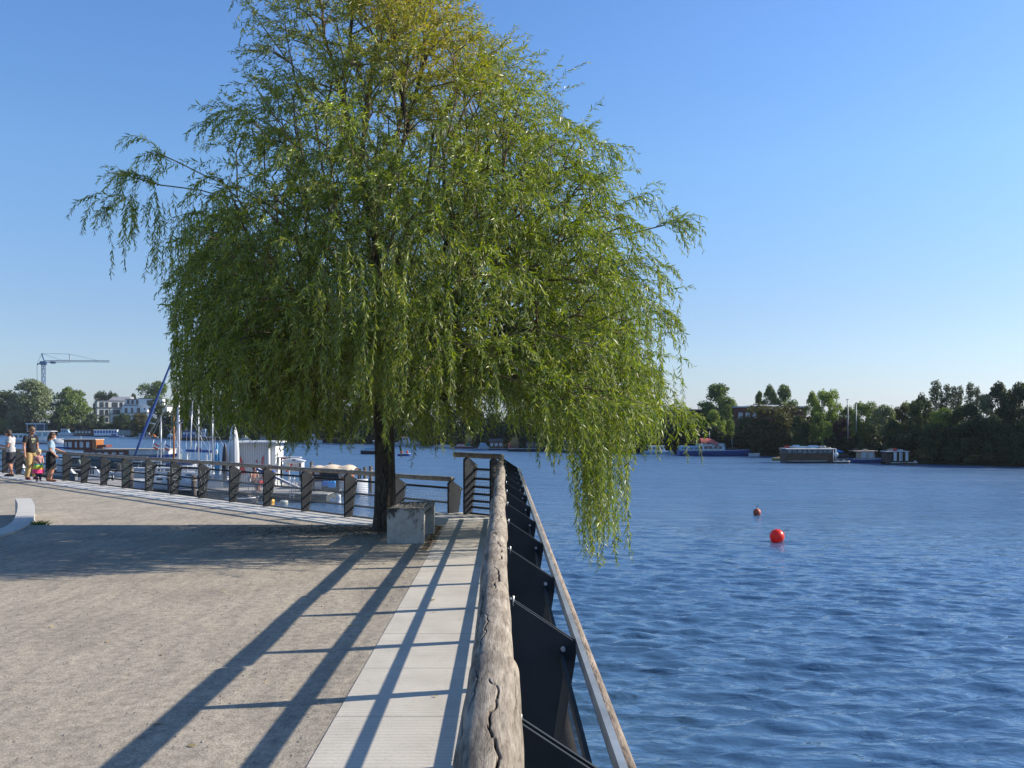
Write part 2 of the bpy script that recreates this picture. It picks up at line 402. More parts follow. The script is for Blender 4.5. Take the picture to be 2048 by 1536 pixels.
def log_piece(name, a, b, r, parent, seed, nlen=40, nang=20, cracks=(), wob=.05, ends=True):
    "a round timber from a to b; cracks: (s along in m, length, angle deg from the top, width, depth, wiggle)"
    rr = random.Random(seed); a = Vector(a); b = Vector(b); d = (b - a); L = d.length; d.normalize()
    up = Vector((0, 0, 1)); sd_ = d.cross(up).normalized(); up = sd_.cross(d)
    ph = [rr.uniform(0, 6.28) for _ in range(10)]
    N = nlen; A = nang; i_ = np.linspace(0, 1, N + 1); s = i_ * L
    th = np.linspace(0, 2 * math.pi, A, endpoint=False)
    S, T = np.meshgrid(s, th, indexing='ij')
    Rm = r * (1 + wob * (.5 * np.sin(S * 2.1 + ph[0]) + .35 * np.sin(S * 5.3 + ph[1] + T) + .35 * np.sin(T * 2 + ph[2] + S * .8) + .18 * np.sin(S * 11 + ph[3] + 2 * T) + .12 * np.sin(S * 23 + ph[6] + 3 * T) + .10 * np.sin(T * 7 + ph[4] + S * 2)))
    e = np.minimum(s, L - s)[:, None]; Rm = Rm * (1 - .20 * np.exp(-(e / .016) ** 2))
    cx = .10 * r * np.sin(S * 1.3 + ph[5]); cz = .10 * r * np.sin(S * 1.7 + ph[7])
    C = np.zeros_like(S)
    for (s0, ln, ang, wd, dp, wg) in cracks:
        cen = math.radians(ang) + wg * np.sign(np.sin((S - s0) / ln * 6.0 + 1)) * np.abs(np.sin((S - s0) / ln * 6.0 + 1)) ** .6 / 1.0 + .30 * wg * np.sin(S * 61 + s0 * 9) + .22 * wg * np.sign(np.sin(S * 37 + s0 * 5))
        dt = (T - (math.pi / 2 - cen) + math.pi) % (2 * math.pi) - math.pi
        env = np.clip(1 - ((S - s0) / (ln / 2)) ** 2, 0, 1) ** .5
        k = np.exp(-((dt * r) / (wd * (.35 + .65 * env) + 1e-6)) ** 2) * (env > 0) * np.minimum(1, env * 2)
        Rm = Rm - dp * k; C = np.maximum(C, k)
    X = np.cos(T) * Rm + cx; Z = np.sin(T) * Rm + cz
    co = np.array(a)[None, None] + S[..., None] * np.array(d) + X[..., None] * np.array(sd_) + Z[..., None] * np.array(up)
    off = Vector((0, 0, 0)); q = parent
    while q is not None: off += q.location; q = q.parent
    co = co.reshape(-1, 3) - np.array(off)
    ii, kk = np.meshgrid(np.arange(N), np.arange(A), indexing='ij'); k2 = (kk + 1) % A
    fs = np.stack([ii * A + kk, (ii + 1) * A + kk, (ii + 1) * A + k2, ii * A + k2], -1).reshape(-1, 4).tolist()
    fs.append(list(range(A))); fs.append([N * A + k for k in reversed(range(A))])
    me = bpy.data.meshes.new(name); me.from_pydata(co.tolist(), [], fs); me.materials.append(M_LOG)
    sm = [True] * (len(fs) - 2) + [False, False]; me.polygons.foreach_set('use_smooth', sm)
    at = me.attributes.new('along', 'FLOAT_VECTOR', 'POINT')
    at.data.foreach_set('vector', np.stack([T, S, C], -1).reshape(-1).astype(np.float32)); me.update()
    o = bpy.data.objects.new(name, me); col.objects.link(o); o.parent = parent; return o

class Fr:       # frame along a railing: s along, u outwards, z above its foot
    def __init__(f, A, t, o): f.A = Vector(A); f.t = Vector(t); f.o = Vector(o)
    def __call__(f, s, u, z): return f.A + f.t * s + f.o * u + Vector((0, 0, z))
def post_mesh(fr, s, z0, h, mb, gap=.034, th=.012, foot=-.3):
    k = h / 1.09
    prof = [(-.07, foot), (-.07, (1.09 - .075) * k), (.015, (1.09 - .03) * k), (.25, .905 * k), (.25, .86 * k), (.115, 0), (.105, foot)]
    for sg in (-1, 1):
        a = s + sg * gap / 2 - th / 2
        mb.prism([fr(a, u, z0 + z) for u, z in prof], fr.t * th)
    mb.bar(fr(s, -.055, z0 + foot), fr(s, -.055, z0 + 1.0 * k), gap, .02, up=fr.o)
def add_post(root, fr, s, z0, h):
    mb = MB(); post_mesh(fr, s, z0, h, mb); po = mb.build('post', M_STEEL, root)
    mb = MB(); k = h / 1.09
    for (u, z) in ((.205, .885), ):
        mb.tube([fr(s - .04, u, z0 + z * k), fr(s + .04, u, z0 + z * k)], .008, 8)
    mb.build('bolt', M_GALV, po)
    return po
def uo(z): return .115 + (.25 - .115) * z / .86       # outer edge of a post at height z
RZ = [(.885, .245), (.585, uo(.585) - .02), (.30, uo(.30) - .02), (.05, uo(.05) - .02)]
def add_rails(root, fr, s0, s1, z0a, z0b, h, heights=None, top=True, flat=True, rm=None):
    k = h / 1.09; e = 0.0
    for i, (z, u) in enumerate(heights or RZ):
        mb = MB(); za = z0a + z * k; zb = z0b + z * k
        mb.tube([fr(s0 + e, u + .034, za - .012), fr(s1 - e, u + .034, zb - .012)], .023, 10)
        o = mb.build('rail', M_RTIM if (i == 0 and top and flat) else (rm or M_DTIM), root)
        if i == 0 and top and flat:
            mb = MB(); mb.bar(fr(s0, u + .013, za + .010), fr(s1, u + .013, zb + .010), .018, .045); mb.build('steel_flat', M_GALV, o)
            mb = MB(); mb.bar(fr(s0, u - .045, za - .03), fr(s1, u - .045, zb - .03), .012, .03); mb.build('steel_angle', M_STEEL, o)
def add_mesh(root, fr, s0, s1, z0a, z0b, h, pitch=.04, r=.0016, hn=17, wm=None):
    k = h / 1.09; mb = MB(); n_ = max(2, int((s1 - s0) / pitch)); T = lambda s: (s - s0) / (s1 - s0)
    zf = lambda s: lerp(z0a, z0b, T(s))
    for i in range(n_ + 1):
        s = lerp(s0, s1, i / n_); z0 = zf(s)
        mb.tube([fr(s, uo(.03) - .035, z0 + .03 * k), fr(s, uo(.84) - .035, z0 + .84 * k)], r, 3, cap=False)
    for j in range(0, hn):
        z = .03 + .81 * j / (hn - 1)
        mb.tube([fr(s0, uo(z) - .035, z0a + z * k), fr(s1, uo(z) - .035, z0b + z * k)], r, 3, cap=False)
    return mb.build('mesh_panel', wm or M_WIRE, root)

M_RTIM = mat('rough_sawn_timber', (.34, .27, .205), .9, 0, .35, 22, .5, 90, c2=(.15, .115, .085), stretch=(1, .25, 1))
# --- near railing, running away from the camera
nr = thing('railing', 'long near railing topped by thick cracked round timbers, with dark steel posts above the river', 'railing', (0, 6, 0))
frN = Fr((0, 0, 0), (0, 1, 0), (1, 0, 0))
LX = -.030; LZ = 1.09; posts = [.58 + 1.262 * k - 1.262 for k in range(-1, 14)]
posts = [p_ for p_ in posts if p_ < 15.9]
for p_ in posts: add_post(nr, frN, p_, 0, 1.09)
logs = [(-1.2, 2.03, .0555, [(1.62, .30, 4, .0015, .012, .14), (1.25, .5, 8, .0020, .014, .16), (1.75, .3, -38, .0010, .006, .08), (1.72, .42, 52, .0009, .006, .05), (1.5, .3, -60, .001, .006, .08)]),
        (2.034, 4.35, .0515, [(3.0, .42, 12, .0024, .014, .16), (2.3, .45, -26, .0011, .006, .14), (2.6, .7, -48, .0014, .008, .1), (3.45, .16, 26, .0026, .014, .2), (3.62, .12, 30, .0024, .012, .2), (3.75, .26, 14, .0022, .012, .2), (4.1, .3, -10, .002, .01, .2), (2.9, .4, 60, .001, .006, .1)]),
        (4.352, 6.52, .052, [(4.9, .35, 10, .0024, .012, .2), (5.35, .25, 30, .003, .013, .3), (6.0, .3, 25, .003, .014, .2), (5.6, .5, -30, .002, .01, .15)]),
        (6.524, 9.12, .050, [(7.3, .4, 5, .005, .02, .3), (8.0, .4, 30, .005, .018, .2), (8.5, .3, -15, .004, .016, .3)]),
        (9.124, 12.1, .047, [(9.9, .5, 12, .005, .02, .3), (11, .5, -20, .005, .02, .2)]),
        (12.104, 16.03, .045, [(13, .6, 15, .005, .02, .3)])]
for i, (a, b, r, ck) in enumerate(logs):
    ck = [(s0 - a, ln, an, wd, dp, wg) for s0, ln, an, wd, dp, wg in ck]
    dens = 170 if i < 3 else 40
    log_piece('handrail_timber', (LX + .004 * math.sin(i * 2.1), a + (.014 if i else 0), LZ - .003 * (i % 2)), (LX + .004 * math.cos(i * 1.7), b, LZ + .002 * (i % 3)), r, nr, 11 + i, int((b - a) * dens), 220 if i < 2 else (120 if i < 3 else 40), ck, .055)
add_rails(nr, frN, -1.3, 15.95, 0, 0, 1.09)
for a, b in zip(posts[:-1], posts[1:]): add_mesh(nr, frN, a + .03, b - .03, 0, 0, 1.09, .018, .0010, 2, M_STEEL)
for p_ in posts:            # clamps that hold the timber
    mb = MB(); mb.box((LX + .040, p_, LZ - .048), (.04, .04, .02)); mb.tube([(LX + .065, p_ - .02, LZ - .06), (LX + .065, p_ - .02, LZ - .025)], .004, 6)
    mb.build('clamp', M_GALV, nr)
# --- end piece of the upper railing, turning left
er = thing('railing', 'short end railing turning left at the far end of the long railing, closely set bars', 'railing', (-.4, 16.4, 0))
frE = Fr((-.02, 16.0, 0), tuple(D), tuple(NO))
for s in (.22, .92): add_post(er, frE, s, 0, 1.09)
log_piece('handrail_timber', frE(-.02, 0, 1.092), frE(1.27, 0, 1.092), .047, er, 31, 60, 40, [(.5, .3, 20, .004, .015, .2)], .05)
hh = [(z, uo(min(z, .86)) - .07) for z in (.84, .665, .515, .385, .255, .14, .02)]
add_rails(er, frE, .0, 1.05, 0, 0, 1.09, hh, top=False)
add_mesh(er, frE, .05, 1.15, 0, 0, 1.09, .05, .0025)
# --- lower railing, running off to the left
lr = thing('railing', 'lower railing running diagonally left behind the willow, with graffiti on its dark posts', 'railing', tuple(lowline(20, 0, -.3)))
frL = Fr(tuple(L0), tuple(D), tuple(NO))
HL = .985; KL = HL / 1.09; sps = []; s = .0
zl = lambda s: zlow(lowline(s).x, lowline(s).y) - .0
k = 0
while s < 49: sps.append(s); s += 1.66
GRAF = {}
lposts = []
for s in sps: lposts.append(add_post(lr, frL, s, zl(s), HL))
i = 0
tj = sps[0] - .06
while tj < 48:
    e = min(tj + 3.32, 49); log_piece('handrail_timber', frL(tj, 0, zl(tj) + HL), frL(e - .004, 0, zl(e) + HL), .047, lr, 51 + i, 60, 16, [], .06); tj = e; i += 1
add_rails(lr, frL, 0, 24, zl(0), zl(24), HL, flat=False, rm=M_STEEL); add_rails(lr, frL, 24, 49, zl(24), zl(49), HL, flat=False, rm=M_STEEL)
for a, b in zip(sps[:-1], sps[1:]): add_mesh(lr, frL, a + .03, b - .03, zl(a), zl(b), HL, .042 if a < 9 else .07, .0026 if a < 9 else .0022, wm=None if a < 9 else M_STEEL)
# graffiti scribbles on the camera side of the posts
M_GRF = mat('pale_spray_paint', (.42, .44, .44), .8, 0, .1, 5)
def scribble(post, s, strokes, zb, hgt, col_m=M_GRF):
    mb = MB()
    for st in strokes:
        pts = [frL(s - .0295, -.03 + .15 * u, zl(s) + zb + v * hgt) for u, v in st]
        mb.tube(pts, .0045, 4, sm=False)
    mb.build('graffiti', col_m, post)
GL = {'U': [[(0, 1), (0, .2), (.5, 0), (1, .2), (1, 1)]], 'N': [[(0, 0), (0, 1), (1, 0), (1, 1)]], 'S': [[(1, 1), (0, .9), (.1, .6), (1, .4), (.9, .05), (0, 0)]],
      'B': [[(0, 0), (0, 1), (.9, .8), (0, .55), (1, .3), (0, 0)]], 'A': [[(0, 0), (.5, 1), (1, 0)], [(.2, .4), (.9, .5)]], 'T': [[(0, 1), (1, .95)], [(.5, 1), (.4, 0)]],
      'C': [[(1, .9), (.2, 1), (0, .4), (.4, 0), (1, .2)]], 'W': [[(0, 1), (.2, 0), (.5, .7), (.7, 0), (1, 1)]], 'J': [[(.8, 1), (.8, .2), (.3, 0), (0, .3)]], 'F': [[(0, 0), (.1, 1), (1, 1)], [(.1, .5), (.8, .5)]]}
def word(post, s, txt, zt, lh, m=M_GRF):
    st = []
    for j, ch in enumerate(txt):
        for q in GL[ch]: st.append([(u, (zt - (j + 1) * lh + v * lh * .8)) for u, v in q])
    scribble(post, s, st, 0, 1, m)
M_GRG = mat('faded_green_spray_paint', (.10, .20, .17), .8, 0, .1, 5)
M_GRD = mat('faded_grey_spray_paint', (.14, .155, .165), .8, 0, .1, 5)
# ------------------------------------------------------------------ the willow
PXM = 127.2; TY = 14.15; TX = -1.87
def wx(px): return (px - VX) / PXM
def wz(py): return EYE - (py - HY) / PXM
env = [(-140, 640, 800), (-60, 570, 850), (0, 535, 870), (50, 530, 905), (100, 535, 985), (150, 535, 1035), (200, 525, 1090), (250, 505, 1150), (300, 450, 1180), (350, 425, 1200), (400, 410, 1225), (450, 420, 1255),
       (500, 400, 1275), (550, 390, 1290), (600, 385, 1325), (650, 385, 1320), (700, 380, 1305), (750, 378, 1305), (800, 380, 1345), (850, 385, 1365), (900, 420, 1350)]
ez = [wz(e[0]) for e in env][::-1]; el = [wx(e[1]) for e in env][::-1]; er_ = [wx(e[2]) for e in env][::-1]
bot = [(330, 860), (390, 872), (440, 848), (500, 862), (560, 905), (640, 920), (665, 900), (700, 862), (755, 845), (800, 862), (835, 925), (870, 905), (920, 868), (1000, 865), (1050, 880), (1080, 925), (1120, 960), (1145, 1000),
       (1160, 1085), (1200, 1120), (1235, 1075), (1252, 930), (1290, 925), (1340, 935), (1390, 900)]
bxs = [wx(b[0]) for b in bot]; bzs = [wz(b[1]) for b in bot]
rg = np.random.default_rng(11)
def nrm(v): return v / (np.linalg.norm(v) + 1e-9)
# --- hand-placed limbs (pixel column, row, offset towards/away from the camera)
limbs = [
    [(768, 820, 0), (762, 700, 0), (756, 560, .1), (745, 440, .1), (718, 330, 0), (698, 240, -.1), (680, 170, -.1), (650, 80, -.1), (640, -10, 0)],
    [(718, 330, 0), (728, 240, .2), (735, 150, .3), (748, 60, .3), (752, -60, .3)],
    [(745, 440, .1), (800, 330, -.3), (830, 230, -.4), (850, 130, -.4), (868, 60, -.3)],
    [(756, 560, .1), (840, 450, .5), (905, 330, .8), (950, 230, .9), (985, 140, .8)],
    [(762, 640, 0), (690, 540, .2), (600, 480, .2), (530, 420, .1), (470, 400, 0), (400, 380, 0), (320, 370, 0), (250, 350, 0)],
    [(600, 480, .2), (530, 400, .3), (460, 370, .2), (410, 350, .1), (350, 320, .1), (305, 300, .1)],
    [(762, 690, 0), (860, 590, -.3), (960, 520, -.5), (1060, 500, -.4), (1160, 470, -.2), (1250, 470, 0), (1330, 450, 0)],
    [(960, 520, -.5), (1040, 420, -.3), (1120, 340, -.1), (1170, 300, 0)],
    [(762, 740, 0), (880, 650, .8), (1000, 620, 1.3), (1120, 620, 1.2), (1220, 640, 1.0), (1300, 640, .6)],
    [(765, 760, 0), (850, 720, -.9), (950, 700, -1.6), (1060, 690, -2.2), (1150, 720, -2.6)],
    [(765, 720, 0), (680, 620, -1.1), (600, 560, -2.0), (520, 540, -2.5)],
    [(765, 700, 0), (660, 620, 1.2), (560, 560, 2.0), (470, 540, 2.4), (400, 560, 2.2)],
    [(768, 730, 0), (780, 640, -1.2), (800, 590, -2.3), (830, 570, -3.0)],
    [(762, 650, 0), (770, 560, 1.4), (790, 500, 2.4), (820, 470, 3.0)],
    [(765, 780, 0), (870, 745, -.3), (980, 745, .2), (1100, 760, .3), (1210, 780, .2), (1320, 790, 0)],
    [(765, 770, 0), (700, 730, .3), (600, 720, .4), (500, 720, .2), (420, 740, 0)],
    [(756, 600, 0), (700, 480, -.9), (650, 380, -1.4), (600, 300, -1.6), (560, 240, -1.4)],
    [(698, 240, -.1), (640, 190, -.2), (580, 130, -.2), (530, 60, -.1), (505, 20, 0)],
    [(680, 320, 0), (620, 270, .1), (560, 230, .2), (520, 235, .2), (470, 210, .1)],
]
nodes = []; par = []
base = np.array([TX, TY, 0.0])
def addn(p, q): nodes.append(np.array(p, float)); par.append(q); return len(nodes) - 1
trunk_pts = [(768, 1058), (768, 1000), (769, 940), (768, 880), (768, 820)]
last = -1
for px, py in trunk_pts: last = addn((wx(px), TY, wz(py) if py < 1050 else -.02), last)
trunk_top = last
for L in limbs:
    p0 = np.array([wx(L[0][0]), TY + L[0][2], wz(L[0][1])])
    dd = [np.linalg.norm(q - p0) for q in nodes]; last = int(np.argmin(dd))
    if last < 4: last = 4
    for (x, y, o) in L[1:]:
        t = np.array([wx(x), TY + o, wz(y)]); s_ = nodes[last]; m_ = max(1, int(np.linalg.norm(t - s_) / .35))
        for k in range(1, m_ + 1):
            f = k / m_; j = rg.normal(0, .025, 3) * (k < m_); last = addn(s_ * (1 - f) + t * f + j, last)
NL = len(nodes)
# --- targets spread through the crown
T = []
while len(T) < 2500:
    z = rg.uniform(1.9, wz(-130)); 
    a = np.interp(z, ez, el); b = np.interp(z, ez, er_); c = (a + b) / 2; hw = (b - a) / 2; dp = min(hw * .85, 3.7)
    r_ = rg.uniform(0, 1) ** .42; th = rg.uniform(0, 2 * math.pi)
    if rg.uniform() > (hw / 4.2) ** 1.2 + .15: continue
    x = c + hw * r_ * math.cos(th) * .97; y = TY + dp * r_ * math.sin(th)
    if z > 7.2: x += .0
    lowz = np.interp(x, bxs, bzs)
    if z < lowz + .6: continue
    if math.sin(x * 2.3 + 1.3 * math.sin(z * 1.9)) * math.sin(y * 2.1 + z * 1.3) * math.sin(z * 2.6 + x) > .16: continue
    T.append((x, y, z, r_))
# open gaps upper left, as the sky shows through there
T = [t for t in T if not (t[2] > 4.9 and t[0] < wx(690) and rg.uniform() < .42) and not (t[2] > 5.6 and rg.uniform() < .30)]
T = np.array(T)
o_ = np.argsort(np.linalg.norm((T[:, :3] - np.array([TX, TY, 3.2])) * np.array([1, 1, .8]), axis=1)); T = T[o_]
N = np.zeros((60000, 3)); cnt = len(nodes); N[:cnt] = nodes; par = list(par)
core = np.array([TX, TY, 2.2]); Nd = np.zeros(60000)
for i in range(1, cnt): Nd[i] = Nd[par[i]] + np.linalg.norm(N[i] - N[par[i]])
tips = []
for t in T:
    p_ = t[:3]; dv = N[4:cnt] - p_; d = np.linalg.norm(dv, axis=1)
    cost = d + .62 * Nd[4:cnt] + .25 * np.maximum(0, N[4:cnt, 2] - p_[2])
    q = int(np.argmin(cost)) + 4; D_ = np.linalg.norm(N[q] - p_)
    m_ = max(1, int(D_ / .22)); s0 = N[q].copy(); last = q
    gd = N[q] - N[par[q]] if par[q] >= 0 else np.array([0, 0, 1.]); gd = nrm(gd) * D_ * .3
    for k in range(1, m_ + 1):
        f = k / m_; h = s0 * (1 - f) + p_ * f + gd * (f * (1 - f)) + np.array([0, 0, .12 * D_ * math.sin(math.pi * f)])
        if k < m_: h = h + rg.normal(0, .012, 3)
        N[cnt] = h; Nd[cnt] = Nd[last] + np.linalg.norm(h - N[last]); par.append(last); last = cnt; cnt += 1
    tips.append((last, q))
N = N[:cnt]; par = np.array(par)
rad = np.zeros(cnt)
ch = np.zeros(cnt)
for i in range(cnt - 1, -1, -1):
    if ch[i] == 0: ch[i] = .0034 ** 2.55
    if par[i] >= 0: ch[par[i]] += ch[i]
rad = ch ** (1 / 2.55)
rad = rad / rad[4] * .150
rad = np.maximum(rad, .0030)
rad[:5] = [.215, .185, .178, .170, .166]
# trunk and limbs = tapered tubes, one quad ring per edge
def skin_edges(idx, sides):
    P = N[idx]; Q = N[par[idx]]; rp = rad[idx]; rq = np.minimum(rad[par[idx]], rp * 1.6 + .002)
    d = P - Q; d /= np.linalg.norm(d, axis=1)[:, None] + 1e-9
    ref = np.where(np.abs(d[:, 2:3]) < .9, np.array([[0, 0, 1.]]), np.array([[1., 0, 0]]))
    a = np.cross(d, ref); a /= np.linalg.norm(a, axis=1)[:, None]; b = np.cross(a, d)
    th = np.linspace(0, 2 * math.pi, sides, endpoint=False)
    ring = a[:, None] * np.cos(th)[None, :, None] + b[:, None] * np.sin(th)[None, :, None]
    v = np.concatenate([Q[:, None] - d[:, None] * rq[:, None, None] * .3 + ring * rq[:, None, None], P[:, None] + d[:, None] * rp[:, None, None] * .3 + ring * rp[:, None, None]], 1).reshape(-1, 3)
    k = np.arange(sides); f = np.stack([k, (k + 1) % sides, sides + (k + 1) % sides, sides + k], -1)
    F_ = (np.arange(len(idx))[:, None, None] * 2 * sides + f[None]).reshape(-1, 4)
    return v, F_
def np_mesh(name, v, f, mats, parent, midx=None, smooth=False, attr=None):
    me = bpy.data.meshes.new(name); nf = len(f); k = f.shape[1]
    off = np.zeros(3); q = parent
    while q is not None: off += np.array(q.location); q = q.parent
    me.vertices.add(len(v)); me.vertices.foreach_set('co', (v - off).astype(np.float32).ravel())
    me.loops.add(nf * k); me.loops.foreach_set('vertex_index', f.astype(np.int32).ravel())
    me.polygons.add(nf); me.polygons.foreach_set('loop_start', np.arange(0, nf * k, k, dtype=np.int32)); me.polygons.foreach_set('loop_total', np.full(nf, k, dtype=np.int32))
    for m_ in mats: me.materials.append(m_)
    if midx is not None: me.polygons.foreach_set('material_index', midx.astype(np.int32))
    me.polygons.foreach_set('use_smooth', np.full(nf, smooth))
    if attr is not None:
        a = me.attributes.new('tint', 'FLOAT', 'FACE'); a.data.foreach_set('value', attr.astype(np.float32))
    me.update(calc_edges=True); me.validate()
    o = bpy.data.objects.new(name, me); col.objects.link(o)
    if parent: o.parent = parent
    return o
m, n, l, p = nodes_of('willow_bark'); M_BARK = m
tc = n.new('ShaderNodeTexCoord').outputs['Object']
br = noise(n, l, mapping(n, l, tc, (1, 1, .22)), 22, 6, .7, 1.2)
l.new(ramp(n, l, br, [(.35, (.020, .015, .011)), (.5, (.075, .058, .042)), (.68, (.15, .12, .09))]), p.inputs['Base Color'])
p.inputs['Roughness'].default_value = .95; l.new(bumpn(n, l, br, 1., .05), p.inputs['Normal'])
M_TWIG = mat('willow_twig', (.16, .115, .06), .8, 0, .2, 3)
m, n, l, p = nodes_of('willow_leaf'); M_LEAF = m
ge_ = n.new('ShaderNodeNewGeometry'); at_ = n.new('ShaderNodeAttribute'); at_.attribute_name = 'tint'
lc = ramp(n, l, ge_.outputs['Random Per Island'], [(0, (.080, .118, .008)), (.35, (.165, .210, .012)), (.72, (.27, .305, .024)), (1, (.38, .365, .055))])
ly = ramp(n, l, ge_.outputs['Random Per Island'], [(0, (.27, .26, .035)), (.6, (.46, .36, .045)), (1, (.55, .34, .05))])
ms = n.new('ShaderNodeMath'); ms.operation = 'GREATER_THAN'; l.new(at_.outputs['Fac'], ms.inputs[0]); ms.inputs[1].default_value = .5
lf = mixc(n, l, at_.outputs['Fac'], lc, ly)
bf = mixc(n, l, mathn(n, l, 'MULTIPLY', ge_.outputs['Backfacing'], .50), lf, (.27, .32, .14))       # the paler underside of a leaf
l.new(bf, p.inputs['Base Color']); p.inputs['Roughness'].default_value = .42; p.inputs['Specular IOR Level'].default_value = .4
tr = n.new('ShaderNodeBsdfTranslucent'); l.new(mixc(n, l, 1., lf, (1.5, 1.75, .35), 'MULTIPLY'), tr.inputs[0])
mx = n.new('ShaderNodeMixShader'); mx.inputs[0].default_value = .30; l.new(p.outputs[0], mx.inputs[1]); l.new(tr.outputs[0], mx.inputs[2])
l.new(mx.outputs[0], n['Material Output'].inputs[0])

willow = thing('willow_tree', 'large weeping willow standing behind the concrete bench at the corner of the gravel', 'tree', (TX, TY, 0))
big_ = np.where((rad > .022) & (par >= 0))[0]; big_ = big_[big_ > 4]; sml = np.where((rad <= .022) & (par >= 0))[0]
# trunk body with flare and bark ridges
tp = []; zz = np.linspace(-.06, wz(800), 40); ang = np.linspace(0, 2 * math.pi, 36, endpoint=False)
for z in zz:
    r0 = np.interp(z, [-.06, .05, .25, .8, 1.6, 2.2], [.215, .190, .168, .158, .154, .160])
    rr = r0 * (1 + .035 * np.sin(ang * 5 + z * 1.2) + .025 * np.sin(ang * 9 - z * 2 + 1) + .03 * np.exp(-max(z, 0) / .2) * np.sin(ang * 4))
    tp.append([(TX + .01 * math.sin(z * 2) + math.cos(a) * q, TY + math.sin(a) * q, z) for a, q in zip(ang, rr)])
g = MB(); g.grid(tp, True, True); g.build('trunk', M_BARK, willow)
v, f = skin_edges(big_, 10); limbs_o = np_mesh('limbs', v, f, [M_BARK], willow, smooth=True)
v1, f1 = skin_edges(sml, 4)
# --- shoots and their leaves
shoot_pts = []     # list of polylines
tip_extra = [(i, q, 1) for i, q in tips]
rnd_nodes = rg.choice(np.arange(NL, cnt), 4900)
for i in rnd_nodes: tip_extra.append((int(i), int(par[i]), 0))
for i in range(60, NL): 
    if rg.uniform() < .55 and rad[i] < .05: tip_extra.append((i, int(par[i]), 0))
for i, q, _ in tip_extra:
    p_ = N[i]; q_ = par[i]
    gd = nrm(p_ - N[q_]); outw = p_ - np.array([TX, TY, p_[2]]); outw[2] = 0; ro = np.linalg.norm(outw); outw = outw / (ro + 1e-6)
    for rep in range(1 if _ == 0 else 2):
        d = nrm(gd * .7 + outw * .45 + rg.normal(0, .55, 3))
        hi = np.clip((p_[2] - 5.2) / 3., 0, 1)
        L = rg.uniform(.28, .95) * (1 - hi) * 1.15 + hi * rg.uniform(.3, .75)
        sag = (1 - hi) * rg.uniform(.6, 2.6) + hi * rg.uniform(-.5, .6)
        d[2] += .35 * hi + .1
        lowz = np.interp(p_[0] + d[0] * .3, bxs, bzs) + rg.uniform(-.22, .10)
        n_ = max(4, int(L / .075)); st = L / n_; pt = p_.copy(); pl = [pt.copy()]; dd = nrm(d)
        for k in range(n_):
            dd = nrm(dd + np.array([0, 0, -sag * st * 1.6]) + rg.normal(0, .07, 3)); pt = pt + dd * st
            if pt[2] < lowz and pt[2] < 4: break
            pl.append(pt.copy())
        if len(pl) > 2: shoot_pts.append(np.array(pl))
# long hanging curtains; the longest over the water on the right
cur = []
for k in range(330):
    px = rg.uniform(350, 1340); cur.append((px, rg.uniform(560, 800), rg.uniform(-1, 1) * 3.2 * math.sqrt(max(.05, 1 - ((px - 850) / 520) ** 2)), rg.uniform(0, 70)))
for k in range(74): px = rg.normal(1195, 30); cur.append((px, rg.uniform(790, 900), rg.uniform(-.7, .6), rg.uniform(-40, 90) if k % 3 else rg.uniform(90, 170)))
for k in range(70): px = rg.normal(800, 55); cur.append((px, rg.uniform(560, 700), rg.uniform(-3.6, -2.6), rg.uniform(0, 120)))
for k in range(24): px = rg.uniform(230, 335); cur.append((px, rg.uniform(365, 420), rg.uniform(-.3, .3), -1))
for k in range(90): px = rg.uniform(300, 500); cur.append((px, rg.uniform(380, 520), rg.uniform(-.9, .9), -2))
for k in range(200): px = rg.uniform(345, 640); cur.append((px, rg.uniform(520, 760), rg.uniform(-1.6, 2.4), rg.uniform(-10, 60)))
for px, py, dy, cut in cur:
    p_ = np.array([wx(px), TY + dy, wz(py)]); lz = np.interp(p_[0], bxs, bzs) + cut / PXM
    if cut < 0 and px < 340: lz = p_[2] - rg.uniform(.3, 1.55 if px < 262 else .9)
    if cut == -2: lz = p_[2] - rg.uniform(.35, 1.1)
    if dy < -1: lz = max(lz, wz(rg.uniform(800, 880))) if px < 1100 else lz
    L = p_[2] - lz
    if L < .2: continue
    n_ = int(L / .08); pt = p_.copy(); pl = [pt.copy()]; dd = nrm(np.array([rg.normal(0, .25), rg.normal(0, .25), -.5]))
    for k in range(n_):
        dd = nrm(dd + np.array([0, 0, -.35]) + rg.normal(0, .06, 3) * np.array([1, 1, .2])); pt = pt + dd * .08; pl.append(pt.copy())
    if len(pl) > 2: shoot_pts.append(np.array(pl))
